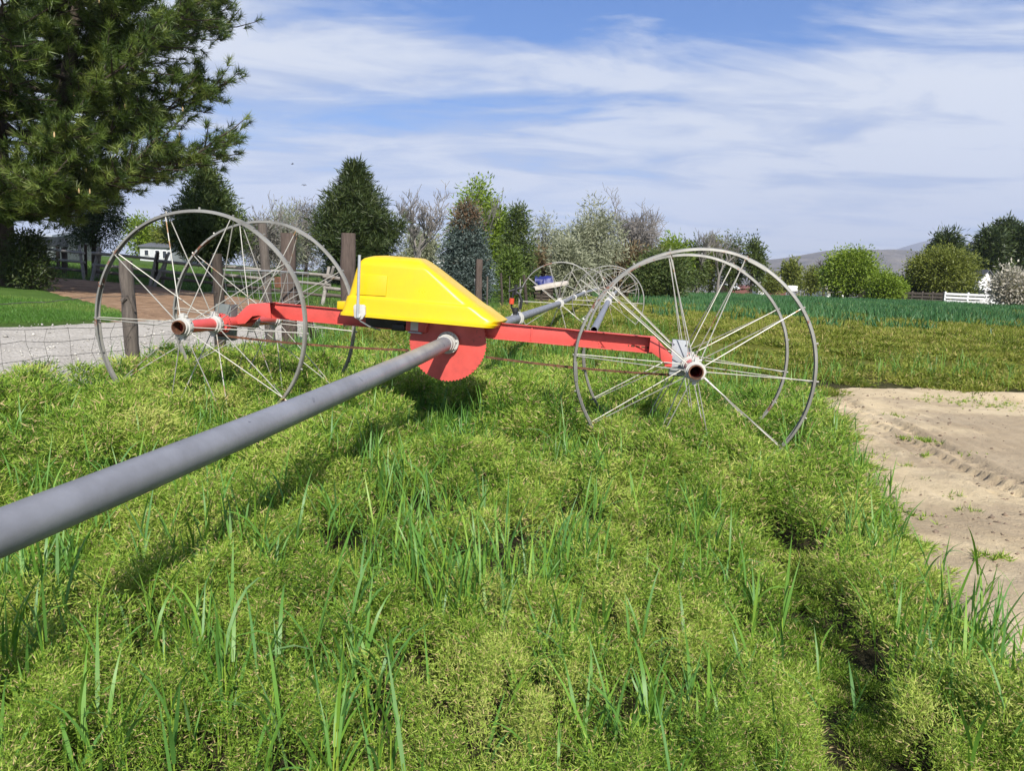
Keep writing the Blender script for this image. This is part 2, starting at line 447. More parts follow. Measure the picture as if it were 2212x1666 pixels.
hb = math_(nt, 'ADD', noise(nt, c, 40, 6, .7), math_(nt, 'MULTIPLY', noise(nt, c, 9, 5, .7), 1.2))
principled(nt, out, base, .95, 0, .15, hb, .8, .02); MAT['sand'] = m
tag(sheet('sand_patch', SAND, .045, m, .0, sand_disp, .14, 2.2), kind='structure')
# ------------------------------------------------------------------ road / lawn / dirt
m, nt, out = newmat('gravel'); c = coord(nt)
base = ramp(nt, noise(nt, c, 2.0, 8, .7), [(.3, (.30, .275, .24)), (.7, (.46, .43, .385))])
vo = N(nt, 'ShaderNodeTexVoronoi'); vo.inputs['Scale'].default_value = 22; nt.links.new(c, vo.inputs[0])
base = mix(nt, .35, base, ramp(nt, vo.outputs['Distance'], [(.1, (.5, .48, .44)), (.6, (.26, .24, .21))]))
principled(nt, out, base, .95, 0, .1, vo.outputs['Distance'], .7, .03)
tag(sheet('gravel_road', ROAD, .14, m, -.012, lambda x, y: .03*(fbm(x*.8, y*.8, 51)-.5)), kind='structure')
m, nt, out = newmat('bark_dirt'); c = coord(nt)
base = ramp(nt, noise(nt, c, 2.5, 8, .75, .4), [(.3, (.15, .092, .058)), (.55, (.31, .20, .125)), (.75, (.42, .31, .21))])
principled(nt, out, base, .95, 0, .1, noise(nt, c, 14, 6, .75), 1, .06)
tag(sheet('dirt_patch', DIRT, .16, m, -.02, lambda x, y: .05*(fbm(x*2, y*2, 61)-.5), .2), kind='structure')
m, nt, out = newmat('lawn'); c = coord(nt)
base = ramp(nt, noise(nt, c, 1.2, 8, .75), [(.3, (.05, .11, .016)), (.7, (.10, .175, .03))])
principled(nt, out, base, .9, 0, .15, noise(nt, c, 30, 6, .8), 1, .05)
tag(sheet('lawn', LAWN, .16, m, -.004, None, .1), kind='structure')

# ================================================================== wheel-line machine
O = np.array([-.5967, 6.1149, .9714])
U = nrm(np.array([.9877, -.1495, -.0454])); A = nrm(np.array([.1498, .9887, .003])); A = nrm(A-U*(A@U)); W = np.cross(U, A)
def LP(u, a, w): return O+U*u+A*a+W*w
def ring_section(R):
    s = [(-.026, -.005), (-.023, .013), (-.010, .020), (.010, .020), (.023, .013), (.026, -.005), (.021, -.005), (.018, .009), (.008, .015), (-.008, .015), (-.018, .009), (-.021, -.005)]
    return [(b, R-.022+r) for b, r in s]
def make_wheel(parent, c, a, u, w, R=.965, phase=18, fo=.23, seg=120, npts=10, sr=.0044, hubr=.078, lod=0):
    c = np.asarray(c); sp = MB()
    for k in range(npts):
        t = math.radians(phase+360/npts*k)
        for s in (-1, 1):
            q = t+s*.02+random.uniform(-.01, .01)
            d = u*math.sin(q)+w*math.cos(q)
            p0 = c+a*fo*s+d*hubr*.95; p1 = c+a*.012*s+(u*math.sin(t+s*.006)+w*math.cos(t+s*.006))*(R-.012)
            sp.tube([p0, p0*.5+p1*.5+random.uniform(-.004, .004)*a, p1], sr, 6)
            if lod == 0: sp.box(p0, (d, np.cross(a, d), a), (.012, .012, .008))
    wheel = sp.build('wheel', MAT['spoke'], parent)
    rm = MB(); rings = []
    S = ring_section(R)
    for k in range(seg):
        t = 2*PI*k/seg; d = u*math.sin(t)+w*math.cos(t); wob = .004*math.sin(3*t+phase)+.003*math.sin(7*t)
        rings.append(np.array([c+a*(b+wob)+d*(r+wob) for b, r in S]))
    n = len(S); V = np.concatenate(rings); f = []
    for i in range(seg):
        k2 = (i+1) % seg
        for j in range(n):
            q = (j+1) % n
            f.append((i*n+j, i*n+q, k2*n+q, k2*n+j))
    rm.add(V, f)
    if lod == 0:
        for t0 in (.35, 2.45, 4.5):
            rr = []
            for k in range(7):
                t = t0+k*.028; d = u*math.sin(t)+w*math.cos(t)
                rr.append(np.array([c+a*b*1.06+d*(r+(.004 if i_ in range(1, 5) else -.003)) for i_, (b, r) in enumerate(S)]))
            rm.loft(rr)
        for k in range(npts*2):
            t = math.radians(phase+180/npts*k); d = u*math.sin(t)+w*math.cos(t)
            rm.tube([c+d*(R-.03), c+d*(R+.012)], .009, 6)
    rm.build('rim', MAT['rim'], wheel)
    for s in (-1, 1):
        h = MB(); b0 = c+a*fo*s
        h.pipe(b0-a*.022, b0+a*.022, hubr, .05, 20)
        h.pipe(b0-a*.05, b0+a*.05, .066, .052, 20)
        h.box(b0+w*(hubr+.012), (u, a, w), (.016, .02, .022))
        h.box(b0-w*(hubr+.01), (u, a, w), (.016, .02, .018))
        h.tube([b0+w*(hubr+.01)-u*.04, b0+w*(hubr+.01)+u*.04], .007, 6)
        h.build('hub', MAT['white'], wheel)
    return wheel

mach = thing('wheel_line_sprinkler', (float(O[0]), float(O[1]), float(T(O[0], O[1]))), 'wheel-line irrigation mover with yellow engine hood, red beam and long grey pipe', 'irrigation machine')
uR, aR = 2.0544, .1706
cR = LP(uR, aR, 0); cL = LP(-uR, -aR, 0)
for c0, ph in ((cR, 19), (cL, 17)):
    make_wheel(mach, c0, A, U, W, phase=ph)
    make_wheel(mach, c0+A*1.115, A, U, W, phase=ph+3)
for c0 in (cR, cL):
    ax = MB(); ax.pipe(c0-A*.20, c0+A*1.45, .0535, .046, 28)
    ax.build('axle_tube', MAT['red_clean'], mach)
    e = MB(); e.pipe(c0-A*.305, c0-A*.19, .0575, .048, 28)
    e.pipe(c0-A*.27, c0-A*.255, .064, .05, 28)
    e.build('axle_end', MAT['rust'], mach)
    sk = MB(); pts = []
    for k in range(56):
        r = .094 if k % 2 else .084
        t = 2*PI*k/56; pts.append(c0+A*.335+(U*math.cos(t)+W*math.sin(t))*r)
    sk.prism(pts, A*.012); sk.pipe(c0+A*.30, c0+A*.38, .085, .05, 24)
    sk.build('sprocket', MAT['red_clean'], mach)
# beam: C channel with its open side towards the viewer
ob = .50
def chan(u0, u1, lo, hi, lip0, lip1):
    b = MB()
    q = lambda u, w_, a_: LP(u, a_, w_)
    b.prism([q(u0, lo, ob), q(u1, lo, ob), q(u1, hi, ob), q(u0, hi, ob)], A*.008)
    return b
beam = chan(-1.75, 1.735, .070, .205, 0, 0)
# lower flange, upper flange (upper lip widened and tapered at one end to shade the web)
beam.prism([LP(-1.75, .502, .062), LP(1.735, .502, .062), LP(1.735, .44, .062), LP(-1.75, .46, .062)], W*.008)
beam.prism([LP(-1.70, .502, .199), LP(1.735, .502, .199), LP(1.735, .415, .199), LP(1.08, .415, .199), LP(.98, .475, .199), LP(-1.70, .478, .199)], W*.008)
beam.box(LP(.68, .496, .135), (U, A, W), (.006, .005, .062))
beam.build('beam', MAT['red'], mach, bevel=.002)
# bent end plates reaching down to the axles
e = MB()
P_ = [(1.70, .207), (1.735, .207), (1.80, .150), (1.895, .055), (1.90, .01), (1.85, -.025), (1.80, .03), (1.72, .078), (1.70, .075)]
e.prism([LP(u, .40, w_) for u, w_ in P_], A*.012); e.prism([LP(u, .52, w_) for u, w_ in P_], A*.012)
e.prism([LP(1.735, .41, .200), LP(1.735, .52, .200), LP(1.90, .52, .05), LP(1.90, .41, .05)], W*.008)
e.prism([LP(1.70, .495, .075), LP(1.72, .41, .078), LP(1.72, .41, .205), LP(1.70, .495, .205)], U*.01)
e.box(LP(1.87, .40, -.01), (U, A, W), (.03, .02, .02))
e.build('beam_end', MAT['red'], mach, bevel=.002)
e = MB()
P_ = [(-2.07, .005), (-1.92, .160), (-1.89, .178), (-1.70, .207), (-1.68, .07), (-1.80, .085), (-1.86, .075), (-1.93, .0), (-2.06, -.02)]
e.prism([LP(u, .36, w_) for u, w_ in P_], A*.012); e.prism([LP(u, .53, w_) for u, w_ in P_], A*.012)
e.prism([LP(-2.06, .37, .012), LP(-2.06, .53, .012), LP(-1.895, .53, .176), LP(-1.895, .37, .176)], W*.006)
e.prism([LP(-1.895, .37, .176), LP(-1.895, .53, .176), LP(-1.70, .53, .207), LP(-1.70, .45, .207)], W*.006)
e.build('beam_end', MAT['red_clean'], mach, bevel=.002)
# gear boxes on the axles
g = MB(); g.box(LP(1.955, .50, .045), (U, A, W), (.066, .045, .150)); g.box(LP(1.945, .45, -.03), (U, A, W), (.05, .012, .035))
for du, dw in ((-.05, .12), (.05, .12), (-.05, -.09), (.05, -.09)): g.tube([LP(1.955+du, .452, .045+dw), LP(1.955+du, .440, .045+dw)], .008, 6)
g.build('gearbox', MAT['plate'], mach, bevel=.004)
g = MB(); g.box(LP(-2.125, .36, .0), (U, A, W), (.068, .05, .160)); g.box(LP(-2.05, .37, 0), (U, A, W), (.008, .06, .165))
g.build('gearbox', MAT['darkplate'], mach, bevel=.004)
# drive sprocket disc
d = MB(); pts = []
for k in range(140):
    r = .352 if (k % 2) else .340
    t = 2*PI*k/140; pts.append(LP(-.048+r*math.cos(t), .42, r*math.sin(t)))
d.prism(pts, A*.012); d.build('drive_sprocket', MAT['red'], mach, bevel=.0)
# centre pipes
pc = LP(-.036, .40, .0)
near = at(-4, 1152, 1.96); dirn = nrm(near-pc)
p0 = pc+dirn*.03
pp = MB(); L_ = np.linalg.norm(near-p0)+1.1
ps = [p0+dirn*(L_*t)+np.array([0, 0, -.018*math.sin(PI*min(1, t*1.2))]) for t in np.linspace(0, 1, 40)]
pp.tube(ps, .0635, 40); pp.build('pipe', MAT['pipe'], mach)
fl = MB(); fl.pipe(pc-A*.005, pc-A*.03, .098, .055, 40)
for k in range(8):
    t = 2*PI*(k+.3)/8; b0 = pc+(U*math.cos(t)+W*math.sin(t))*.082
    fl.tube([b0-A*.02, b0-A*.045], .012, 6)
fl.tube([p0+dirn*.01, p0+dirn*.05], .078, 32); fl.tube([p0+dirn*.05, p0+dirn*.11], .070, 32)
fl.build('flange', MAT['white'], mach)
# moulded hood
def uright(w_):
    if w_ < .225: return .372+(.42-.372)*(w_-.17)/.055
    return .42+( -.335-.42)*(w_-.225)/(.709-.225)
def uleft(w_): return float(np.interp(w_, [.17, .21, .335, .56, .64, .675, .70, .712], [-.978, -.972, -.945, -.905, -.88, -.85, -.78, -.69]))
def fr(w_): return float(np.interp(w_, [.17, .335, .62, .665, .695, .712], [.235, .255, .30, .325, .365, .43]))
def bk(w_): return float(np.interp(w_, [.17, .335, .62, .665, .695, .712], [.86, .845, .80, .775, .735, .67]))
def hood_ring(w_, off=0., rad=None):
    ul, ur, f_, b_ = uleft(w_)-off, uright(w_)+off, fr(w_)-off, bk(w_)+off
    rl = .05; rr = float(np.interp(w_, [.17, .25, .4, .7], [.10, .13, .13, .05]))
    pts = []
    for cu, ca, r, t0 in ((ur-rr, b_-rr, rr, 0), (ul+rl, b_-rl, rl, 90), (ul+rl, f_+rl, rl, 180), (ur-rr, f_+rr, rr, 270)):
        for k in range(9):
            t = math.radians(t0+90*k/8); pts.append(LP(cu+r*math.cos(t), ca+r*math.sin(t), w_))
    return np.array(pts)
h = MB(); rg = []
for w_, o_ in ((.168, .012), (.192, .012), (.197, .003), (.225, .001), (.26, .0), (.30, 0), (.328, 0), (.334, -.001), (.340, -.010), (.346, -.012)): rg.append(hood_ring(w_, o_))
for w_ in np.linspace(.36, .70, 26): rg.append(hood_ring(w_, -.012))
rg.append(hood_ring(.712, -.012))
h.loft(rg, cap=True)
hood = h.build('engine_hood', MAT['yellow'], mach, smooth=math.radians(50))
pn = MB()
q = lambda u, w_, o_: LP(u, fr(w_)-o_+.012, w_)
pn.loft([np.array([q(-.862, .350, -.01), q(-.580, .357, -.01), q(-.585, .545, -.01), q(-.862, .537, -.01)]), np.array([q(-.857, .356, .009), q(-.586, .363, .009), q(-.590, .538, .009), q(-.857, .531, .009)])])
pn.build('raised_panel', MAT['yellow'], hood, bevel=.003)
tb = MB(); tb.box(LP(-1.0, .42, .245), (U, A, W), (.045, .10, .036)); tb.build('hood_tab', MAT['yellow'], hood, bevel=.008)
rd = MB(); rd.tube([LP(-.815, .20, .695), LP(-.806, .195, .30), LP(-.80, .19, .16)], .0125, 10)
rd.build('latch_rod', MAT['plate'], mach)
rd = MB(); o8 = [(-.85, .255), (-.835, .272), (-.76, .275), (-.745, .26), (-.74, .19), (-.765, .15), (-.80, .14), (-.84, .16)]
rd.prism([LP(u, .205, w_) for u, w_ in o8], A*.03); rd.tube([LP(-.795, .185, .175), LP(-.795, .21, .175)], .02, 8); rd.build('latch_plate', MAT['white'], mach, bevel=.004)
rd = MB(); rd.tube([LP(-.80, .195, .16), LP(-.785, .22, .13), LP(-.735, .30, .085), (LP(-.68, .45, .05))], .007, 6)
rd.build('latch_cable', MAT['plate'], mach)
en = MB(); en.box(LP(-.62, .62, .13), (U, A, W), (.20, .18, .06)); en.tube([LP(-.80, .55, .11), LP(-.50, .55, .11)], .05, 14); en.box(LP(-.72, .58, .18), (U, A, W), (.08, .1, .07)); en.box(LP(-.50, .42, .09), (U, A, W), (.06, .03, .03))
en.build('engine', MAT['black'], mach, bevel=.01)
gb = MB(); gb.box(LP(-.33, .47, .125), (U, A, W), (.095, .09, .055)); gb.prism([LP(-.25, .37, .17), LP(-.25, .37, .075), LP(-.21, .40, .17)], A*.12)
gb.build('drive_case', MAT['red'], mach, bevel=.004)
sg = MB(); sg.box(LP(-.345, .375, .122), (U, A, W), (.034, .003, .045)); sg.build('white_sticker', MAT['white'], mach)
sg = MB(); sg.box(LP(-.335, .38, .062), (U, A, W), (.06, .02, .006)); sg.build('step_plate', MAT['plate'], mach)
# drive chains
def chain(p, q, sag, name='drive_chain'):
    p = np.asarray(p); q = np.asarray(q); cm = MB(); n = int(np.linalg.norm(q-p)/.022)
    pts = [p+(q-p)*t+np.array([0, 0, -sag*4*t*(1-t)]) for t in np.linspace(0, 1, n)]
    for i in range(n-1):
        d_ = nrm(pts[i+1]-pts[i]); mpt = (pts[i]+pts[i+1])/2
        if i % 2: cm.box(mpt, (d_, A, np.cross(d_, A)), (.016, .011, .008))
        else: cm.box(mpt, (d_, A, np.cross(d_, A)), (.012, .006, .010))
    cm.build(name, MAT['rust'], mach)
chain(LP(.30, .43, -.10), LP(2.0, .50, -.105), .02)
chain(LP(-.40, .43, -.105), LP(-2.08, .17+.0, -.105), .02)
chain(LP(.0, .53, .115), LP(2.0, .505, .105), .0)
chain(LP(-.1, .53, .115), LP(-2.0, .54, .11), .0)

def far_line(root, start, hubs, sprink=True, collars=()):
    """straight pipe runs through wheels; hubs are world points"""
    pts = [start]+hubs
    a0 = None
    for i in range(len(pts)-1):
        p, q_ = pts[i], pts[i+1]
        m_ = MB()
        if i == 0 and sprink is False: m_.pipe(p, q_, .0635, .055, 28)
        else: m_.tube([p, q_], .0635, 28)
        m_.build('pipe', MAT['pipe'], root)
    for i, hb in enumerate(hubs):
        a_ = nrm(hb-pts[i]); a_ = nrm(a_*np.array([1, 1, .2])); u_ = nrm(np.cross(a_, (0, 0, 1))); w_ = np.cross(u_, a_)
        make_wheel(root, hb, a_, u_, w_, phase=[19, 3, 27, 11][i % 4], fo=.16, seg=84, sr=.0055, hubr=.095, lod=1)
def collar(root, p, a_):
    m_ = MB(); m_.tube([p-a_*.07, p-a_*.035], .085, 28); m_.tube([p-a_*.02, p+a_*.02], .098, 28); m_.tube([p+a_*.035, p+a_*.07], .082, 28)
    m_.build('pipe_coupler', MAT['white'], root)
def sprinkler(root, p):
    up = np.array([0, 0, 1.]); x_ = np.array([1., 0, 0])
    m_ = MB(); m_.tube([p-up*.08, p+up*.10], .03, 12); m_.tube([p+up*.08, p+up*.14], .045, 12)
    m_.tube([p+up*.12-x_*.05, p+up*.22-x_*.055, p+up*.38-x_*.03], .014, 8); m_.tube([p+up*.12+x_*.07, p+up*.24+x_*.085, p+up*.33+x_*.05, p+up*.36], .02, 8)
    m_.tube([p-up*.06, p-up*.26], .035, 12); m_.box(p-up*.2+x_*.05, (x_, (0, 1, 0), up), (.03, .04, .06))
    m_.tube([p+up*.36-x_*.10, p+up*.40+x_*.02, p+up*.43+x_*.09], .018, 8); m_.tube([p+up*.32, p+up*.46], .022, 8)
    s_ = m_.build('sprinkler', MAT['black'], root)
    m_ = MB(); m_.tube([p+up*.19-x_*.055, p+up*.27-x_*.05], .035, 10); m_.build('nozzle', MAT['redplastic'], s_)
H1 = [at(1208.5, 655.5, 17.3), at(1262, 633.0, 28.6), at(1291, 624, 40.5)]
s1 = pc+A*.25
far_line(mach, s1, H1)
a1 = nrm(H1[0]-s1)
pcol = s1+a1*((at(1150, 679, 10.6)-s1)@a1); collar(mach, pcol, a1); sprinkler(mach, pcol-a1*.25+np.array([0, 0, .02]))
pcol = H1[0]+nrm(H1[1]-H1[0])*5.2; collar(mach, pcol, nrm(H1[1]-H1[0]))
H2 = [at(1313.5, 652, 19.8), at(1322.5, 637, 27.0), at(1335, 627, 39)]
s2 = at(1283, 713.5, 12.6)
l2 = thing('wheel_line_sprinkler', (float(s2[0]), float(s2[1]), float(T(s2[0], s2[1]))), 'second wheel-line pipe with open end standing behind the red beam', 'irrigation machine')
far_line(l2, s2, H2, sprink=False)
pcol = H2[0]+nrm(H2[1]-H2[0])*.9; collar(l2, pcol, nrm(H2[1]-H2[0]))

# ================================================================== vegetation
RUT = [tuple(G(x, y, .2)[:2]) for x, y in ((1640, 1110), (1700, 1190), (1735, 1250), (1765, 1310), (1775, 1400), (1800, 1470), (1815, 1540), (1840, 1610), (1870, 1700))]
def canopy(x, y):
    """height of the feathery weed mat"""
    h = .33+.16*(fbm(x*.7, y*.7, 71, 3)-.5)+.15*(vn(x*3.1, y*3.1, 73)-.5)+.16*(vn(x*8, y*8, 75)-.5)
    hole = np.maximum(sstep(.36, .27, fbm(x*1.9+5, y*1.9, 77, 3)), .8*sstep(.30, .2, fbm(x*5, y*5+3, 78, 2)))
    h = h*(1-.65*hole)
    d, s = dline(RUT, x, y)
    wv = .15+.06*np.sin(s*4)
    h = h*(1-.9*sstep(wv+.08, wv-.04, d)*sstep(.12, .35, fbm(x*2, y*2, 79, 2)+.15))
    h = h+.11*sstep(3.8, 5.2, y)*sstep(10.5, 8.5, y)+.08*np.exp(-((y-5.4)/.8)**2-((x-1.5)/1.1)**2)
    h = h*sstep(-.05, .35, sdf(SAND, x, y)+.10*(vn(x*3, y*3, 80)-.5))
    return np.maximum(h, .03)
def vegmask(x, y):
    k = sstep(-.15, .2, sdf(SAND, x, y)+.10*(vn(x*3, y*3, 80)-.5))
    k = k*sstep(-.3, .25, x-fence_x(y)+.3*(vn(x*1.5, y*1.5, 82)-.5))
    k = k*sstep(-.1, .3, sdf(ROAD, x, y))
    return k
def scatter(bins, dens, mx=.80, ad=1.0):
    out = []
    for a, b in zip(bins[:-1], bins[1:]):
        wmax = 2*(mx*b+ad); n = int(wmax*(b-a)*dens((a+b)/2))
        y = rng.uniform(a, b, n); x = rng.uniform(-wmax/2, wmax/2, n)
        k = np.abs(x) < mx*y+ad
        out.append(np.stack([x[k], y[k]], 1))
    return np.concatenate(out)
def tris(name, P, D, S, Lh, Wd, tint, mat, parent=None, kite=False):
    """one thin leaf per row: P base, D direction, S side, length, width"""
    Lh = Lh[:, None]; Wd = Wd[:, None]
    if kite:
        V = np.stack([P, P+D*Lh*.45+S*Wd*.5, P+D*Lh, P+D*Lh*.45-S*Wd*.5], 1).reshape(-1, 3); k = 4
    else:
        V = np.stack([P-S*Wd*.5, P+S*Wd*.5, P+D*Lh], 1).reshape(-1, 3); k = 3
    F = np.arange(len(V)).reshape(-1, k)
    return raw(name, V, [F], mat, parent, attr={'tint': np.repeat(tint, k)})
def rdir(n): return nrm(rng.normal(size=(n, 3)))
def side_of(D):
    return nrm(np.cross(D, rdir(len(D))))

# --- feathery weed mat: small domed plants with dark gaps between them
sc = lambda d: max(.8, d/2.6)
bins = [.5, 1.6, 2.2, 3, 4, 5, 6.5, 8.5, 11, 14, 18, 23, 30, 38, 48]
P0 = scatter(bins, lambda d: 105/sc(d)**2)
P0 = P0[rng.random(len(P0)) < vegmask(P0[:, 0], P0[:, 1])]
n0 = len(P0); d0 = np.hypot(P0[:, 0], P0[:, 1]); S0 = np.clip(d0/2.6, .8, 20)
H0 = canopy(P0[:, 0], P0[:, 1])*(.62+.46*rng.random(n0)**.7)
H0 = H0*(1-.50*sstep(9, 13, d0)*sstep(0, 4, P0[:, 0]))*(1-.55*sstep(14, 24, d0))
Rp = .070*S0*rng.uniform(.6, 1.35, n0)
M0 = 12
pr_ = np.repeat(np.arange(n0), M0); n = n0*M0
rad = np.sqrt(rng.random(n)); ang = rng.uniform(0, 2*PI, n)
ox, oy = rad*np.cos(ang)*Rp[pr_], rad*np.sin(ang)*Rp[pr_]
P2 = P0[pr_]+np.stack([ox, oy], 1)
dist = d0[pr_]; S_ = S0[pr_]
H_ = np.maximum(H0[pr_]-rad**2*(.085+.025*S_)*rng.uniform(.6, 1.3, n), .02)
top = np.stack([P2[:, 0], P2[:, 1], T(P2[:, 0], P2[:, 1])+H_], 1)
out_ = np.stack([ox/Rp[pr_], oy/Rp[pr_], np.full(n, .55)], 1)
K = 44
R_ = np.repeat(np.arange(n), K)
s_ = S_[R_]
o = rng.normal(size=(n*K, 3))*np.array([1, 1, .8])
dep = rng.random(n*K)**1.6
base = top[R_]+np.stack([o[:, 0]*.020*s_**.9, o[:, 1]*.020*s_**.9, -dep*np.minimum(.10+.02*s_, H_[R_]*.75)], 1)
D = nrm(out_[R_]*.9+np.stack([o[:, 0]*.7, o[:, 1]*.7, np.abs(o[:, 2])*.5+.1], 1)+.75*rng.normal(size=(n*K, 3)))
Lh = rng.uniform(.012, .030, n*K)*s_*(1-.42*sstep(8, 14, dist)[R_]); Wd = rng.uniform(.0024, .0044, n*K)*s_
ptint = rng.normal(size=n0)[pr_]
clump = fbm(P2[:, 0]*1.6, P2[:, 1]*1.6, 83, 4)
tint = np.clip(.52+1.05*(clump[R_]-.5)+.13*ptint[R_]+.08*rng.normal(size=n)[R_]+.20*rng.normal(size=n*K), 0, 1)
dry = rng.random(n*K) < .10
tint = np.where(dry, 1.0, np.minimum(tint*.9, .9))
MAT['weed'] = leafmat('weed_leaf', [(0, (.035, .092, .010)), (.3, (.13, .24, .021)), (.6, (.25, .365, .046)), (.88, (.40, .465, .10)), (1, (.47, .36, .18))], .28, .55, .22)
Sd = side_of(D); fk = (dist+1.5*(vn(P2[:, 0]*.8, P2[:, 1]*.8, 85)-.5))[R_] > 12.0
MAT['fieldweed'] = leafmat('field_weed_leaf', [(0, (.07, .105, .013)), (.4, (.165, .205, .025)), (.8, (.265, .285, .05)), (1, (.38, .31, .12))], .28, .6, .2)
for nm_, kk, mt_, lb_ in (('weed_mat', ~fk, 'weed', 'low mat of feathery yellow-green weeds covering the near field'), ('field_weeds', fk, 'fieldweed', 'flat olive-brown weeds covering the far field')):
    tag(tris(nm_, base[kk], D[kk], Sd[kk], Lh[kk], Wd[kk], tint[kk], MAT[mt_]), lb_, 'weeds', kind='stuff')

# --- broad-bladed volunteer grain
def blades(name, B, H, mat, label, nleaf=4, W=.0098, Lr=(.20, .36), tint=None, stem=True, lean=(.12, .55), bend=(.3, 2.1), parts=5):
    n = len(B); up = np.array([0, 0, 1.])
    tint = rng.uniform(.2, .8, n) if tint is None else tint
    tilt = nrm(np.stack([rng.normal(size=n)*.09, rng.normal(size=n)*.09, np.ones(n)], 1))
    Vs, Fs, Ts = [], [], []; cnt = 0
    if stem:
        az = rng.uniform(0, 2*PI, n); sd_ = np.stack([np.cos(az), np.sin(az), 0*az], 1)*(W*.25)
        V = np.stack([B-sd_, B+sd_, B+tilt*(H*.8)[:, None]+sd_*.6, B+tilt*(H*.8)[:, None]-sd_*.6], 1).reshape(-1, 3)
        Vs.append(V); Fs.append(np.arange(len(V)).reshape(-1, 4)); Ts.append(np.full(len(V), .0)+np.repeat(tint*.25, 4)); cnt += len(V)
    for j in range(nleaf):
        fr_ = (.18+.62*(j+rng.random(n)*.6)/nleaf) if stem else rng.uniform(0, .05, n)
        p = B+tilt*(H*fr_)[:, None]
        az = rng.uniform(0, 2*PI, n); hz = np.stack([np.cos(az), np.sin(az), 0*az], 1); sd_ = np.stack([-np.sin(az), np.cos(az), 0*az], 1)
        Ll = rng.uniform(*Lr, n)*np.clip(H/.5, .5, 1.4); th0 = rng.uniform(*lean, n); bd = rng.uniform(*bend, n)*rng.random(n)
        tw = rng.normal(size=n)*.5; wd = W*rng.uniform(.7, 1.25, n)
        prof = [.75, 1.0, .95, .7, .38, .02][:parts+1] if parts == 5 else [.8, 1, .6, .03]
        rows = []
        for i in range(parts+1):
            t = i/parts; th = th0+bd*t**1.6
            if i: p = p+(up*np.cos(th)[:, None]+hz*np.sin(th)[:, None])*(Ll/parts)[:, None]
            nrmv = nrm(hz*np.cos(th)[:, None]-up*np.sin(th)[:, None])
            sv = sd_*np.cos(tw*t)[:, None]+nrmv*np.sin(tw*t)[:, None]
            ww = (wd*prof[i]*.5)[:, None]
            rows.append(p-sv*ww); rows.append(p+sv*ww)
        V = np.stack(rows, 1); m_ = V.shape[1]; V = V.reshape(-1, 3)
        b0 = np.arange(n)[:, None]*m_+cnt
        f = np.concatenate([np.concatenate([b0+2*i, b0+2*i+1, b0+2*i+3, b0+2*i+2], 1) for i in range(parts)])
        Vs.append(V); Fs.append(f); Ts.append(np.repeat(np.clip(.35+tint*.5+.12*rng.normal(size=n), .2, 1), m_)); cnt += len(V)
    o_ = raw(name, np.concatenate(Vs), [np.concatenate(Fs)], mat, smooth=True, attr={'tint': np.concatenate(Ts)})
    return tag(o_, label, 'grass', kind='stuff')
MAT['grain'] = leafmat('grain_blade', [(0, (.32, .42, .06)), (.25, (.19, .33, .036)), (.55, (.11, .245, .034)), (.85, (.085, .205, .050)), (1, (.17, .29, .10))], .30, .45, .35)
CL = [(1030, 1345, 30, .60), (985, 1300, 14, .62), (870, 1290, 20, .58), (900, 1230, 12, .5), (790, 1250, 8, .5), (1130, 1300, 14, .52), (1180, 1250, 8, .5), (1290, 1245, 14, .48), (1560, 1280, 20, .42), (1530, 1210, 12, .45), (1480, 1560, 10, .42),
      (1350, 1610, 22, .45), (1400, 1580, 10, .42), (790, 1500, 16, .5), (720, 1480, 8, .5), (480, 1510, 14, .52), (200, 1620, 12, .5), (70, 1470, 14, .55), (330, 1380, 10, .5), (40, 1290, 26, .5), (110, 1280, 14, .5), (500, 1190, 12, .5), (640, 1190, 12, .45), (560, 1230, 12, .5), (430, 1230, 10, .52),
      (420, 1420, 10, .5), (700, 1650, 14, .5), (1160, 1660, 8, .4), (1200, 1420, 12, .42), (1250, 1390, 8, .5), (1000, 980, 22, .5), (1100, 905, 30, .5), (1200, 905, 34, .5), (1310, 925, 24, .5), (1390, 880, 16, .5), (1480, 925, 14, .45), (1560, 1000, 12, .42), (1650, 1180, 14, .45), (1860, 1190, 16, .5), (1895, 1110, 10, .45), (1910, 1040, 8, .4),
      (2140, 1390, 20, .48), (2060, 1350, 12, .48), (1980, 1430, 14, .5), (1910, 1500, 10, .45), (2110, 1570, 10, .45), (2190, 1490, 10, .45), (1930, 1300, 12, .5), (1840, 1020, 8, .42), (1620, 1540, 6, .4), (870, 1050, 20, .5), (800, 1000, 20, .5), (700, 980, 14, .5), (1260, 1020, 14, .48), (590, 1090, 12, .48), (1390, 1000, 14, .45), (980, 1120, 14, .48), (60, 1080, 14, .45), (100, 1120, 10, .45), (280, 1060, 10, .42)]
Bs, Hs = [], []
for px, py, n_, h_ in CL:
    g_ = G(px, py, .22); sg_ = .055+.012*g_[1]
    xy = g_[:2]+rng.normal(size=(n_, 2))*sg_
    Bs.append(xy); Hs.append(h_*rng.uniform(.6, 1.12, n_))
P2 = scatter([1.1, 2, 3, 4, 5, 6.5, 8.5, 11, 14], lambda d: 44)
pr = sstep(.42, .64, fbm(P2[:, 0]*1.3, P2[:, 1]*1.3, 91, 3))*.9+.10
P2 = P2[rng.random(len(P2)) < pr*vegmask(P2[:, 0], P2[:, 1])]
Bs.append(P2); Hs.append(rng.uniform(.30, .56, len(P2)))
B2 = np.concatenate(Bs); H2_ = np.concatenate(Hs)
k = (sdf(SAND, B2[:, 0], B2[:, 1]) > -.12) & (B2[:, 1] > .9) & ((dline(RUT, B2[:, 0], B2[:, 1])[0] > .22) | (rng.random(len(B2)) < .12))
B2, H2_ = B2[k], H2_[k]
B3 = np.column_stack([B2, T(B2[:, 0], B2[:, 1])]); H2_ = H2_*np.where(B2[:, 1] < 3.2, .86, .95)
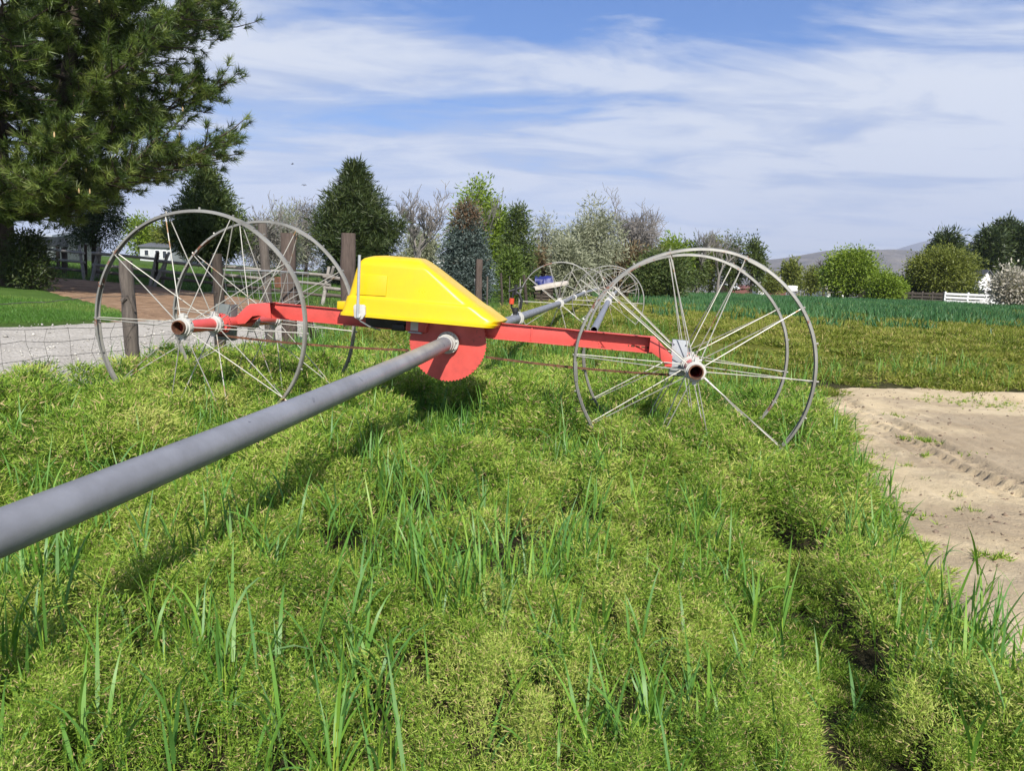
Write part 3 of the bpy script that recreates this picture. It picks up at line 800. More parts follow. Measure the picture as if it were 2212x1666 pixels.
blades('tall_grass', B3, H2_, MAT['grain'], 'scattered clumps of tall blue-green grain blades standing above the weeds')
# --- lush thin grass along the machine and the fence strip
P2 = scatter([4.5, 5.5, 6.5, 7.5, 9, 11, 13.5, 17, 21], lambda d: 620/max(1, d/5)**1.5, .75, .6)
x, y = P2.T
ud = (x-O[0])*U[0]+(y-O[1])*U[1]; ad = (x-O[0])*A[0]+(y-O[1])*A[1]
strip = np.exp(-((ad-.6)/1.3)**2)*(np.abs(ud) < 3.6)*.55*sstep(.30, .6, fbm(x*1.1, y*1.1, 95, 3))
fs = np.exp(-((x-fence_x(y)-.75)/.75)**2)*1.0+np.exp(-((x-fence_x(y)-2.0)/.8)**2)*.35*(fbm(x, y, 96, 3) > .45)
line = np.exp(-((ud+.1+.0*ad)/.7)**2)*(ad > .5)*.55
line2 = np.exp(-((ud-1.9)/.6)**2)*(ad > 6)*.5
pr = np.clip(strip+fs+line+line2, 0, 1)*vegmask(x, y)
k = rng.random(len(x)) < pr; P2 = P2[k]
B3 = np.column_stack([P2, T(P2[:, 0], P2[:, 1])])
dd = np.clip(P2[:, 1]/6, .8, 3)
MAT['lush'] = leafmat('lush_blade', [(0, (.22, .34, .04)), (.4, (.10, .22, .024)), (.8, (.06, .16, .026)), (1, (.17, .25, .045))], .28, .45, .35)
blades('meadow_grass', B3, rng.uniform(.32, .58, len(B3))*np.where(P2[:, 1] > 12, .8, 1), MAT['lush'], 'thick bright green grass growing under the wheels and along the wire fence', nleaf=4, W=.0085, Lr=(.22, .42), stem=False, lean=(.03, .35), bend=(.2, 1.3), parts=3)
# --- distant teal-green crop strip and tufts
def onveg(pts): return [tuple(G(x_, y_, .15)[:2]) for x_, y_ in pts]
CROP = onveg([(1385, 655), (1500, 668), (1660, 678), (1800, 684), (2000, 690), (2212, 700)])+onveg([(2400, 690), (2212, 664), (2000, 652)])+[(30, 76), (12, 76)]
xs_ = rng.uniform(5, 75, 560000); ys_ = rng.uniform(22, 84, 560000)
dC = sdf(CROP, xs_, ys_)+2.0*(fbm(xs_*.3, ys_*.3, 97, 3)-.5)*3
den = np.where(dC < 0, (.72-.35*sstep(-7, 0, dC))*sstep(.32, .50, fbm(xs_*.5, ys_*.30, 98, 3))+.05, 0)
tuft = (vn(xs_*.85, ys_*.6, 99) > .80)*(vn(xs_*.25, ys_*.25, 100) > .45)*sstep(9, 1, dC)*(dC > 0)*.8
k = rng.random(len(xs_)) < np.maximum(den, tuft)
xs_, ys_ = xs_[k], ys_[k]; n = len(xs_)
Bp = np.column_stack([xs_, ys_, T(xs_, ys_)-.05]); D = nrm(np.column_stack([rng.normal(size=(n, 2))*.4, np.ones(n)]))
sz = rng.uniform(.6, 1.2, n)
MAT['crop'] = leafmat('crop_leaf', [(0, (.028, .088, .030)), (.5, (.044, .128, .043)), (1, (.085, .18, .056))], .2, .5, .3)
tag(tris('green_crop', Bp, D, side_of(D)*np.array([1, 1, .2]), .46*sz, .085*sz, np.clip(fbm(xs_*.4, ys_*.4, 101)+.2*rng.normal(size=n), 0, 1), MAT['crop']), 'belt of darker teal-green crop growing across the far field', 'crop', kind='stuff')
# --- lawn and pasture blades
def short_grass(name, n, xr, yr, fn, h, wd, mat, label):
    x = rng.uniform(*xr, n); y = rng.uniform(*yr, n); k = rng.random(n) < fn(x, y); x, y = x[k], y[k]; n = len(x)
    B = np.column_stack([x, y, T(x, y)-.01]); D = nrm(np.column_stack([rng.normal(size=(n, 2))*.45, np.ones(n)]))
    return tag(tris(name, B, D, side_of(D), h*rng.uniform(.6, 1.3, n), np.full(n, wd), np.clip(fbm(x*.7, y*.7, 111)+.15*rng.normal(size=n), 0, 1), mat), label, 'grass', kind='stuff')
MAT['lawnleaf'] = leafmat('lawn_leaf', [(0, (.05, .13, .015)), (.6, (.09, .20, .03)), (1, (.20, .26, .06))], .3, .5, .3)
short_grass('lawn_grass', 150000, (-17, -5.5), (6.5, 17), lambda x, y: (sdf(LAWN, x, y) < -.05)*1.0, .055, .012, MAT['lawnleaf'], 'mown bright green lawn beside the gravel drive')
MAT['pastleaf'] = leafmat('pasture_leaf', [(0, (.05, .11, .018)), (.6, (.085, .165, .03)), (1, (.17, .21, .05))], .3, .5, .3)
short_grass('pasture_grass', 130000, (-32, 2), (16, 52), lambda x, y: ((x < fence_x(y)+.3) & (sdf(DIRT, x, y) > 0) & (sdf(ROAD, x, y) > 0) & (sdf(LAWN, x, y) > .3))*(.25+.75*(fbm(x*.4, y*.4, 115) > .45)), .22, .03, MAT['pastleaf'], 'rough green pasture grass behind the rail fence')
# --- sparse weeds, clods and stones on the sand
wx, wy, wh = [], [], []
for px, py, n_, s_ in ((1985, 952, 26, .09), (1960, 948, 12, .06), (2000, 955, 14, .06), (2150, 872, 70, .5), (2050, 866, 50, .35), (2190, 880, 60, .4), (1960, 1010, 10, .05), (2090, 1110, 14, .05), (2130, 1205, 16, .05), (2165, 1208, 14, .04), (1990, 985, 10, .06), (2065, 1075, 8, .05), (1930, 900, 10, .08), (2010, 1040, 10, .05), (1875, 985, 20, .12), (1905, 1060, 30, .15), (1950, 1110, 30, .12), (1850, 930, 12, .1), (2100, 985, 8, .1)):
    g_ = G(px, py, 0); wx += list(g_[0]+rng.normal(size=n_)*s_); wy += list(g_[1]+rng.normal(size=n_)*s_*.7); wh += list(rng.uniform(.02, .085, n_))
n = len(wx); K = 9; R_ = np.repeat(np.arange(n), K)
wx = np.array(wx); wy = np.array(wy); wh = np.array(wh)
B = np.column_stack([wx, wy, T(wx, wy)-.01])[R_]; D = nrm(np.column_stack([rng.normal(size=(n*K, 2))*.7, np.abs(rng.normal(size=n*K))+.3]))
tag(tris('sand_weeds', B, D, side_of(D), wh[R_]*rng.uniform(.5, 1.2, n*K), np.full(n*K, .010), np.clip(.5+.3*rng.normal(size=n*K), 0, 1), MAT['weed']), 'small sparse weeds sprouting on the bare sand', 'weeds', kind='stuff')
n = 7000; cx_ = rng.uniform(1.8, 11, n); cy_ = rng.uniform(2.5, 13, n)
d1, _ = dline(TRK[0], cx_, cy_); d2, _ = dline(TRK[1], cx_, cy_)
k = (sdf(SAND, cx_, cy_) < -.15) & (rng.random(n) < np.maximum(np.exp(-(d1/.12)**2), np.maximum(np.exp(-(d2/.2)**2)*.7, .16+.6*(fbm(cx_*.6, cy_*.6, 121) > .58))))
cx_, cy_ = cx_[k], cy_[k]; cz_ = T(cx_, cy_)+sand_disp(cx_, cy_); cm = MB()
for a_, b_, c_ in zip(cx_, cy_, cz_):
    r_ = rng.uniform(.006, .014)+.02*rng.random()**5; v_ = rdir(6)*.25+np.array([[1, 0, 0], [-1, 0, 0], [0, 1, 0], [0, -1, 0], [0, 0, .8], [0, 0, -.6]])
    cm.add(np.array([a_, b_, c_])+v_*r_, [(0, 2, 4), (2, 1, 4), (1, 3, 4), (3, 0, 4), (2, 0, 5), (1, 2, 5), (3, 1, 5), (0, 3, 5)])
tag(cm.build('soil_crumbs', paint('soil_crumb', (.20, .145, .10), .3, .95), smooth=3), 'loose soil crumbs along the tyre tracks in the sand', 'soil', kind='stuff')

n = 3500; gx_ = rng.uniform(-9, -3, n); gy_ = rng.uniform(5, 17, n); k = (sdf(ROAD, gx_, gy_) < .1) & (rng.random(n) < .35+.65*(fbm(gx_*.7, gy_*.7, 141) > .5)); gx_, gy_ = gx_[k], gy_[k]; gz_ = T(gx_, gy_); cm = MB()
for a_, b_, c_ in zip(gx_, gy_, gz_):
    r_ = rng.uniform(.008, .018)*(1+1.5*rng.random()**6); v_ = rdir(6)*.25+np.array([[1, 0, 0], [-1, 0, 0], [0, 1, 0], [0, -1, 0], [0, 0, .8], [0, 0, -.6]])
    cm.add(np.array([a_, b_, c_])+v_*r_, [(0, 2, 4), (2, 1, 4), (1, 3, 4), (3, 0, 4), (2, 0, 5), (1, 2, 5), (3, 1, 5), (0, 3, 5)])
tag(cm.build('road_stones', paint('road_stone', (.44, .42, .38), .3, .95, scale=3), smooth=3), 'loose pale stones scattered over the gravel drive', 'stones', kind='stuff')

# ================================================================== fences
def ground_at(px, py0, y):
    """point on the ground at world distance y in the pixel column px"""
    x = xat(px, py0, y); return np.array([x, y, float(T(x, y))])
def post_mb(m_, base, top, w0, w1, n=10, seed=0, square=False):
    base = np.asarray(base, float); top = np.asarray(top, float); P = []; R = []
    r_ = np.random.default_rng(seed)
    for t in np.linspace(0, 1, 9):
        P.append(base+(top-base)*t+np.array([*r_.normal(size=2)*w0*.025, 0])); R.append((w0*(1-t)+w1*t)*.5*r_.uniform(.92, 1.08))
    if square:
        a_ = r_.uniform(0, 1); rings = []
        for p, r__ in zip(P, R):
            q = []
            for k in range(4):
                for e in (-.16, .16):
                    t = a_*.3+PI/4+k*PI/2+e; q.append(p+np.array([math.cos(t), math.sin(t), 0])*r__*1.32)
            rings.append(np.array(q))
        m_.loft(rings)
    else: m_.tube(P, R, n)
def wire(m_, P, r): m_.tube(P, r, 4, cap=False)

f0 = np.array([fence_x(2.), 2.0, 0])
wf = thing('wire_fence', (float(fence_x(8)), 8.0, float(T(fence_x(8), 8))), 'rusty barbed and woven wire fence on weathered grey posts along the gravel drive', 'fence')
# px_base, px_top, y, py_top, width, material, square
POSTS = [(287, 272, 8.2, 563, .145, 'post', 0), (476, 470, 9.82, 548, .135, 'darkpost', 0), (588, 566, 11.0, 478, .13, 'post', 0)]
for i, (pb, pt, y_, pyt, wd, mt, sq) in enumerate(POSTS):
    b = ground_at(pb, 700, y_)-np.array([0, 0, .1]); t_ = np.array([xat(pt, pyt, y_+.02), y_+.02, ztop(pt, pyt, y_)])
    m_ = MB(); post_mb(m_, b, t_, wd*1.1, wd*.95, 12, 10+i)
    if i == 0: m_.tube([b+(t_-b)*.62+np.array([wd*.55, -.03, 0]), b+(t_-b)*.74+np.array([wd*.3, -.05, 0])], [.012, .03], 6); m_.tube([b+(t_-b)*.70+np.array([-wd*.2, -.06, 0]), b+(t_-b)*.72+np.array([wd*.1, -.085, 0])], [.035, .012], 7)
    m_.build('post', MAT[mt], wf, smooth=1.0)
for i, (pb, pyt, w_, mt) in enumerate(((1053, 597, .07, 'post'), (1084, 590, .10, 'darkpost'), (1101, 597, .045, 'wire'), (1124, 603, .06, 'greyrail'), (1136, 594, .16, 'darkpost'))):
    d_ = 5.717/((CX-pb)/F_+.185)
    d_ = min(d_, 36); b = ground_at(pb+(4 if i in (1, 4) else 0), 640, d_)-np.array([0, 0, .15]); t_ = np.array([xat(pb-(2 if i == 1 else 4 if i == 4 else 0), pyt, d_), d_, ztop(pb, pyt, d_)])
    m_ = MB(); post_mb(m_, b, t_, w_, w_*.85, 8, 40+i); m_.build('post', MAT[mt], wf, smooth=1.0)
m_ = MB(); yy = np.arange(1.5, 36, .25)
for hgt, r_ in ((1.02, .0032), (.72, .0026), (.58, .0026), (.42, .0026), (.24, .0026), (.08, .0026)):
    P = [np.array([fence_x(y_)+.03*math.sin(y_*1.7+hgt*9), y_, float(T(fence_x(y_), y_))+hgt*(1+.05*math.sin(y_*.9+hgt*5))-.06*abs(math.sin(y_*.45))+.02*random.uniform(-1, 1)]) for y_ in yy]
    wire(m_, P, r_)
    if hgt > 1:
        for p, q in zip(P[:-1], P[1:]):
            for t in (.3, .8):
                c_ = p+(q-p)*t; v = rdir(1)[0]; wire(m_, [c_-v*.014, c_+v*.014], .002)
y_ = 2.0
while y_ < 22:
    x_ = fence_x(y_); g_ = float(T(x_, y_))
    P = [np.array([x_+.03*math.sin(y_*1.7+h_*9)+random.uniform(-.012, .012), y_+random.uniform(-.05, .05), g_+h_]) for h_ in (.05, .24, .42, .58, .70)]
    wire(m_, P, .0022); y_ += random.uniform(.22, .36)
m_.build('wire_mesh', MAT['wire'], wf)
# gate posts and mesh gate
def big_post(name, pb, pt, y_, pyt, wd, mat_, label, seed, cat='post', group=None):
    b = ground_at(pb, 700, y_)-np.array([0, 0, .2]); t_ = np.array([xat(pt, pyt, y_), y_, ztop(pt, pyt, y_)])
    m_ = MB(); post_mb(m_, b, t_, wd, wd*.97, 8, seed, square=True)
    o_ = m_.build(name, mat_, smooth=1.0)
    return tag(o_, label, cat, group), b, t_
o1, b1, t1 = big_post('gate_post', 626, 622, 11.76, 504, .215, MAT['brownpost'], 'thick dark brown tie post with a rusty hinge plate and a diagonal brace', 71, 'post')
m_ = MB(); p_ = b1+(t1-b1)*.63; m_.box(p_+np.array([-.13, -.05, 0]), ((1, 0, 0), (0, 1, 0), (0, 0, 1)), (.05, .09, .085)); m_.build('hinge_plate', MAT['rust'], o1, bevel=.006)
m_ = MB(); post_mb(m_, ground_at(694, 690, 12.5)-np.array([0, 0, .1]), b1+(t1-b1)*.58+np.array([.08, .05, 0]), .13, .12, 8, 77); m_.build('brace', MAT['darkpost'], o1, smooth=1.0)
m_ = MB()
o2, b2, t2 = big_post('corner_post', 751, 752, 14.1, 504, .245, MAT['brownpost'], 'tall grained brown tie post rising behind the yellow hood', 72, 'post')
o3, b3, t3 = big_post('tie_post', 1032, 1035, 24.5, 560, .20, MAT['brownpost'], 'round brown post standing in front of the blue spruce', 73, 'post')
o4, b4, t4 = big_post('marker_stake', 1027, 1027, 25.6, 602, .05, MAT['whitewall'], 'thin white tipped stake beside the round brown post', 74, 'stake')
gp = [at(463, 583, 9.9), at(666, 590, 11.6)]; gb_ = [at(480, 655, 9.95), at(655, 655, 11.65)]
gt = thing('mesh_gate', tuple(gb_[0]-np.array([0, 0, .4])), 'sagging pale wire mesh gate panel hanging between the dark fence posts', 'gate')
m_ = MB(); g0, g1 = gp; h0, h1 = gb_
h0 = h0-np.array([0, 0, .25]); h1 = h1-np.array([0, 0, .25])
for t in np.linspace(0, 1, 13): wire(m_, [g0+(g1-g0)*t+rng.normal(size=3)*.01, (g0+(g1-g0)*t)*.5+(h0+(h1-h0)*(t+.05))*.5+rng.normal(size=3)*.015, h0+(h1-h0)*(t+.10)], .0028)
for t in np.linspace(0, 1, 6): wire(m_, [g0*(1-t)+h0*t, (g0+g1)*.5*(1-t)+(h0+h1)*.5*t+np.array([0, 0, -.03]), g1*(1-t)+h1*t], .0032)
m_.build('wire_panel', MAT['palewire'], gt)
m_ = MB(); m_.tube([g0, (g0+g1)/2+np.array([0, 0, .01]), g1], .014, 6); m_.build('top_rod', MAT['palewire'], gt)
# jack-leg rail fence
rf_pts = [ground_at(40, 560, 29), ground_at(182, 590, 27.5), ground_at(210, 590, 27.2), ground_at(335, 600, 27), ground_at(352, 600, 26.9), ground_at(470, 600, 26), ground_at(705, 640, 23.7), ground_at(790, 640, 23)]
rfence = thing('rail_fence', tuple(rf_pts[3]), 'weathered grey jack-leg rail fence with crossed posts beyond the dirt', 'fence')
jl = [rf_pts[i] for i in (1, 2, 3, 4, 5, 6)]
tilt = [(-.28, .22), (.03, .30), (.05, .26), (.26, .30), (.05, -.2), (.07, .35)]
for i, (p, (ta, tb_)) in enumerate(zip(jl, tilt)):
    for k, tl in enumerate((ta, tb_)):
        m_ = MB(); s_ = 1 if k else -1
        post_mb(m_, p+np.array([-tl*.75, .35*s_, -.1]), p+np.array([tl*.75, -.12*s_, 1.15+.08*rng.random()]), .13, .10, 8, 200+i*2+k)
        m_.build('jack_post', MAT['greyrail' if k == 0 or i % 2 else 'darkpost'], rfence, smooth=1.0)
for i, p in enumerate((ground_at(60, 560, 29.5), ground_at(97, 560, 29), ground_at(138, 560, 28.4))):
    m_ = MB(); post_mb(m_, p-np.array([0, 0, .1]), p+np.array([0, 0, 1.05]), .17, .16, 8, 230+i); m_.build('post', MAT['darkpost'], rfence, smooth=1.0)
for hgt in (.30, .58, .92):
    for a_, b_ in zip(rf_pts[:-1], rf_pts[1:]):
        if np.linalg.norm(b_-a_) < 1.0: continue
        m_ = MB(); o_ = np.array([0, -.12, hgt+rng.uniform(-.05, .05)]); e = (b_-a_)*.04
        P = [a_-e+o_, (a_+b_)/2+o_+np.array([0, 0, rng.uniform(-.04, .03)]), b_+e+o_]
        m_.tube(P, [.062, .055, .048], 7); m_.build('rail', MAT['greyrail' if hgt > .5 else 'post'], rfence, smooth=1.0)

# ================================================================== trees
def branch_tree(m_, p, d, L_, r, depth, rs, spread=.5, up=.15, tips=None, nch=(2, 4), shrink=.72, minr=.008, sides=5):
    n = 4; P = [p]; q = p.copy(); v = d.copy()
    for i in range(n):
        v = nrm(v+rs.normal(size=3)*.13+np.array([0, 0, up*.25])); q = q+v*(L_/n); P.append(q)
    R = np.linspace(r, max(r*.58, minr), n+1)
    m_.tube(P, R, max(3, sides if depth > 1 else 3), cap=False)
    if tips is not None and depth <= 1: tips.append((q, v)); tips.append((P[2], v))
    if depth <= 0: return
    k = rs.integers(*nch)+1
    for j in range(k):
        t = .45+.55*(j+1)/k; i0 = min(n, int(t*n)); base = P[i0]
        v2 = nrm(v+rdir3(rs)*spread*1.3+np.array([0, 0, up]))
        branch_tree(m_, base, v2, L_*shrink*rs.uniform(.75, 1.15), max(r*.58*(1-.3*(1-t)), minr), depth-1, rs, spread, up, tips, nch, shrink, minr, sides)
def rdir3(rs): return nrm(rs.normal(size=3))
def leaf_cloud(name, C, n_per, sig, Ls, Ws, mat, parent, rs, tint_base, outward=None, droop=0, kite=True):
    n = len(C); R_ = np.repeat(np.arange(n), n_per); N_ = len(R_)
    off = rs.normal(size=(N_, 3))*sig
    P = C[R_]+off
    D = nrm(rs.normal(size=(N_, 3))+off/sig*.6+np.array([0, 0, -droop])+(outward[R_]*.8 if outward is not None else 0))
    S = nrm(np.cross(D, nrm(rs.normal(size=(N_, 3)))))
    tint = np.clip(tint_base[R_]+.13*rs.normal(size=N_), 0, 1)
    return tris(name, P, D, S, Ls*rs.uniform(.6, 1.35, N_), Ws*rs.uniform(.6, 1.3, N_), tint, mat, parent, kite)
def tree_base(px, y_): return ground_at(px, 600, y_)

# --- conifers
def conifer(name, label, pxc, pxl, pxr, pyt, y_, mat, cat='tree', base_h=.12, p=.8, nb=150, seed=1, n_per=26, up=.25, lumps=.25, leaf=(.30, .05), trunk=True, pyb=None, tip_dead=False, group=None, bark='bark', sig=.2):
    rs = np.random.default_rng(seed)
    b = tree_base(pxc, y_); zt = ztop(pxc, pyt, y_); Hh = zt-b[2]; Rm = (pxr-pxl)/2/F_*y_
    xo = xat((pxl+pxr)/2, 600, y_)-b[0]
    root = thing(name, tuple(b), label, cat, group)
    m_ = MB(); m_.tube([b+np.array([0, 0, -.2]), b+np.array([xo*.2, 0, Hh*.5]), b+np.array([xo*.1, 0, Hh*.97])], [Hh*.022+.04, Hh*.014+.02, .015], 8)
    C, O_, tb_ = [], [], []
    for i in range(nb):
        t = base_h+(1-base_h)*((i+.5)/nb)**1.15; t = min(t, .985)
        prof = ((1-t)/(1-base_h))**p*(min(1, .55+.45*(t-base_h)/.12))
        az = i*2.39996+rs.normal()*.3
        Rr = Rm*prof*(1-lumps/2+lumps*rs.random()*1.3)+.06
        d = np.array([math.cos(az), math.sin(az), 0])
        start = b+np.array([xo*(1-t), 0, Hh*t])
        end = start+d*Rr+np.array([0, 0, up*Rr])
        if i % 3 == 0: m_.tube([start, (start+end)/2-np.array([0, 0, .04*Rr]), end], [.03, .018, .006], 4, cap=False)
        k = max(2, int(Rr/.32*1.3))
        for j in range(k):
            s_ = .35+.65*(j+1)/k if k > 2 else .6+.4*j
            c_ = start+(end-start)*s_+rs.normal(size=3)*Rr*.07*s_
            C.append(c_); O_.append(nrm(d+np.array([0, 0, up+.35]))); tb_.append(.35+.35*rs.random()+.12*s_)
    tr = m_.build('trunk', MAT[bark], root)
    C = np.array(C); O_ = np.array(O_); tb_ = np.array(tb_)
    if tip_dead:
        dead = C[:, 2] > b[2]+Hh*.80; tb_ = np.where(dead, 1.0, tb_*.85)
    leaf_cloud('crown', C, n_per, sig, leaf[0], leaf[1], mat, root, rs, tb_, O_)
    return root
MAT['needle'] = leafmat('dark_needle', [(0, (.014, .026, .008)), (.5, (.030, .050, .013)), (1, (.075, .095, .025))], .12, .5, .3)
MAT['juniper'] = leafmat('juniper_scale', [(0, (.022, .042, .012)), (.5, (.05, .082, .02)), (1, (.115, .14, .035))], .15, .55, .3)
MAT['bluespruce'] = leafmat('blue_needle', [(0, (.030, .045, .038)), (.5, (.062, .088, .078)), (.84, (.13, .165, .15)), (.95, (.12, .095, .065)), (1, (.15, .095, .055))], .12, .55, .3)
MAT['brightneedle'] = leafmat('bright_needle', [(0, (.04, .075, .012)), (.5, (.08, .13, .02)), (1, (.14, .19, .04))], .2, .5, .3)
conifer('juniper_tree', 'dark pointed juniper tree behind the tall near wheel with bare lower trunk', 450, 378, 532, 372, 36, MAT['juniper'], base_h=.16, p=.85, nb=230, seed=11, n_per=34, leaf=(.24, .05), up=.45, lumps=.45, sig=.16)
conifer('pine_tree', 'dense dark broad pine with a ragged pointed top behind the brown posts', 766, 682, 858, 362, 42, MAT['needle'], base_h=.04, p=.98, nb=230, seed=12, n_per=34, leaf=(.42, .05), up=.8, lumps=.5, sig=.17)
conifer('blue_spruce', 'blue-grey spruce with a browned top behind the round post', 1006, 945, 1060, 448, 33, MAT['bluespruce'], base_h=.03, p=.60, nb=230, seed=13, n_per=34, leaf=(.16, .05), up=.1, tip_dead=True, sig=.15)
conifer('spruce_tree', 'narrow dark green spruce right of the blue-grey one', 1114, 1080, 1152, 455, 44, MAT['juniper'], base_h=.03, p=.55, nb=150, seed=14, n_per=30, leaf=(.24, .06), up=.4, sig=.2)
conifer('young_pine', 'small bright yellow-green pine in front of the narrow dark spruce', 1102, 1078, 1128, 548, 36, MAT['brightneedle'], base_h=.03, p=.6, nb=70, seed=15, n_per=30, leaf=(.22, .05), up=.6, sig=.16)
conifer('juniper_bush', 'squat dark olive juniper bush at the edge of the crop belt', 1428, 1372, 1484, 562, 52, MAT['juniper'], 'bush', base_h=.02, p=.35, nb=120, seed=16, n_per=34, leaf=(.28, .07), up=.4, sig=.3)
conifer('shrub', 'black-green conifer shrub in the shade beside the big trunk', 62, 24, 104, 512, 19.8, MAT['needle'], 'shrub', base_h=.02, p=.40, nb=90, seed=17, n_per=34, leaf=(.12, .03), up=.3, sig=.10)
conifer('tall_pine', 'tall dark layered pine poking up behind the olive-green yard tree', 2040, 1995, 2082, 508, 92, MAT['needle'], base_h=.3, p=.5, nb=70, seed=18, n_per=22, leaf=(.7, .14), up=.15, lumps=.6, sig=.4)
for i, (c_, l_, r_, t_, y_, lab) in enumerate(((2130, 2096, 2160, 508, 96, 'shorter rounded dark conifer at the near end of the conifer row'), (2160, 2126, 2196, 486, 104, 'tallest dark conifer rising above the white house roof'), (2190, 2160, 2222, 500, 98, 'dark conifer at the frame edge behind the blossoming tree'), (2235, 2195, 2280, 494, 110, 'dark conifer hidden partly past the frame edge'))):
    conifer('yard_conifer', lab, c_, l_, r_, t_, y_, MAT['needle'], base_h=.04, p=.5, nb=130, seed=20+i, n_per=24, leaf=(.75, .16), up=.5, lumps=.4, group='dark conifers behind the white house', sig=.5)

# --- leafy trees
def leafy(name, label, pxc, pxl, pxr, pyt, y_, mat, cat='tree', seed=1, nclump=170, n_per=46, leaf=(.2, .09), sig=.3, low=.18, group=None, bark='bark', droop=0, shape=1.0, trunk_r=None, lobes=6, limbs=26):
    rs = np.random.default_rng(seed)
    b = tree_base(pxc, y_); zt = ztop(pxc, pyt, y_); Hh = zt-b[2]; Rm = (pxr-pxl)/2/F_*y_; xo = xat((pxl+pxr)/2, 600, y_)-b[0]
    root = thing(name, tuple(b), label, cat, group)
    ctr = b+np.array([xo, 0, Hh*(low+(1-low)*.5)]); rad = np.array([Rm, Rm*.9, Hh*(1-low)*.5])
    lob = [(rdir3(rs)*np.array([.55, .55, .6]), rs.uniform(.38, .62)) for _ in range(lobes)]
    C = []
    while len(C) < nclump:
        if rs.random() < .75:
            lc, lr = lob[rs.integers(lobes)]; q = lc+rdir3(rs)*lr*rs.uniform(.55, 1)**.5
        else: q = rdir3(rs)*rs.uniform(.2, .95)
        tz = (q[2]+1)/2
        wprof = 1-.55*max(0, tz-.45)**1.2*shape*1.6
        if np.linalg.norm(q*np.array([1, 1, 1])) > 1.06: continue
        q = q*np.array([wprof, wprof, 1]); C.append(ctr+q*rad)
    C = np.array(C); m_ = MB()
    tr_ = trunk_r or Hh*.022+.03
    th = b+np.array([xo*.3, 0, Hh*(low+.12)])
    m_.tube([b-np.array([0, 0, .3]), b+np.array([0, 0, Hh*low*.6]), th, ctr+np.array([0, 0, rad[2]*.6])], [tr_*1.25, tr_, tr_*.8, tr_*.15], 8)
    for i in rs.choice(len(C), min(limbs, len(C)), replace=False):
        t = rs.uniform(.2, .9); s_ = th*(1-t)+(ctr+np.array([0, 0, rad[2]*.5]))*t if rs.random() < .6 else th
        e = C[i]; m_.tube([s_, s_*.5+e*.5+rs.normal(size=3)*Rm*.06+np.array([0, 0, -.03*Hh]), e], [tr_*.4, tr_*.22, tr_*.06], 5, cap=False)
    m_.build('trunk', MAT[bark], root)
    out_ = nrm(C-ctr); tb_ = .30+.35*rs.random(len(C))+.12*(C[:, 2]-b[2])/Hh
    leaf_cloud('crown', C, n_per, sig, leaf[0], leaf[1], mat, root, rs, tb_, out_, droop)
    return root
MAT['spring'] = leafmat('spring_leaf', [(0, (.10, .16, .013)), (.5, (.17, .25, .024)), (1, (.27, .34, .05))], .35, .5, .3)
MAT['olive'] = leafmat('olive_leaf', [(0, (.075, .095, .016)), (.5, (.14, .165, .026)), (1, (.22, .24, .045))], .3, .5, .3)
MAT['deepgreen'] = leafmat('deep_leaf', [(0, (.035, .055, .012)), (.5, (.07, .10, .022)), (1, (.12, .15, .035))], .25, .5, .3)
MAT['silver'] = leafmat('silver_leaf', [(0, (.12, .135, .08)), (.5, (.23, .245, .16)), (1, (.38, .385, .27))], .25, .6, .25)
MAT['greytwig'] = leafmat('grey_twig', [(0, (.085, .08, .07)), (.5, (.15, .14, .125)), (1, (.22, .21, .18))], .1, .7, .2)
MAT['blossom'] = leafmat('blossom', [(0, (.22, .19, .15)), (.5, (.36, .33, .27)), (1, (.5, .47, .41))], .25, .6, .2)
MAT['brownleaf'] = leafmat('brown_leaf', [(0, (.07, .05, .025)), (.5, (.13, .095, .05)), (1, (.19, .15, .08))], .2, .6, .2)
leafy('round_tree', 'dark round-headed tree hanging over the rail fence under the big pine', 205, 132, 280, 406, 30, MAT['needle'], seed=31, nclump=230, n_per=60, leaf=(.12, .035), sig=.17, low=.24, shape=.3, lobes=8)
leafy('poplar_tree', 'tall loose pale green poplar behind the blue-grey spruce', 1035, 974, 1096, 385, 58, MAT['spring'], seed=32, nclump=330, n_per=44, leaf=(.32, .11), sig=.40, low=.04, shape=.8, limbs=44)
leafy('yard_tree', 'bright green spreading tree between the hill and the pasture', 1834, 1786, 1888, 543, 78, MAT['spring'], seed=33, nclump=200, n_per=115, leaf=(.28, .13), sig=.5, low=.10, shape=.5)
leafy('yard_shrub', 'low bright green shrub spreading beside the bright green tree', 1904, 1866, 1944, 600, 74, MAT['spring'], 'shrub', seed=34, nclump=120, n_per=95, leaf=(.26, .12), sig=.4, low=.02, shape=.4)
leafy('small_yard_tree', 'small far green tree crossed by the power line', 1710, 1694, 1728, 568, 130, MAT['olive'], seed=35, nclump=70, n_per=45, leaf=(.6, .3), sig=.6, low=.2, shape=.4)
leafy('shade_tree', 'large olive-green shade tree in front of the white house', 2040, 1968, 2108, 545, 80, MAT['olive'], seed=36, nclump=250, n_per=115, leaf=(.28, .13), sig=.5, low=.16, shape=.5, bark='greybark')
leafy('hedge_tree', 'dark green tree beside the utility pole', 1978, 1950, 2010, 590, 82, MAT['deepgreen'], seed=37, nclump=90, n_per=50, leaf=(.4, .2), sig=.45, low=.05, shape=.5)
leafy('blossom_tree', 'pale blossoming tree in front of the white house', 2186, 2146, 2226, 586, 66, MAT['blossom'], seed=38, nclump=150, n_per=50, leaf=(.30, .15), sig=.4, low=.06, shape=.5)
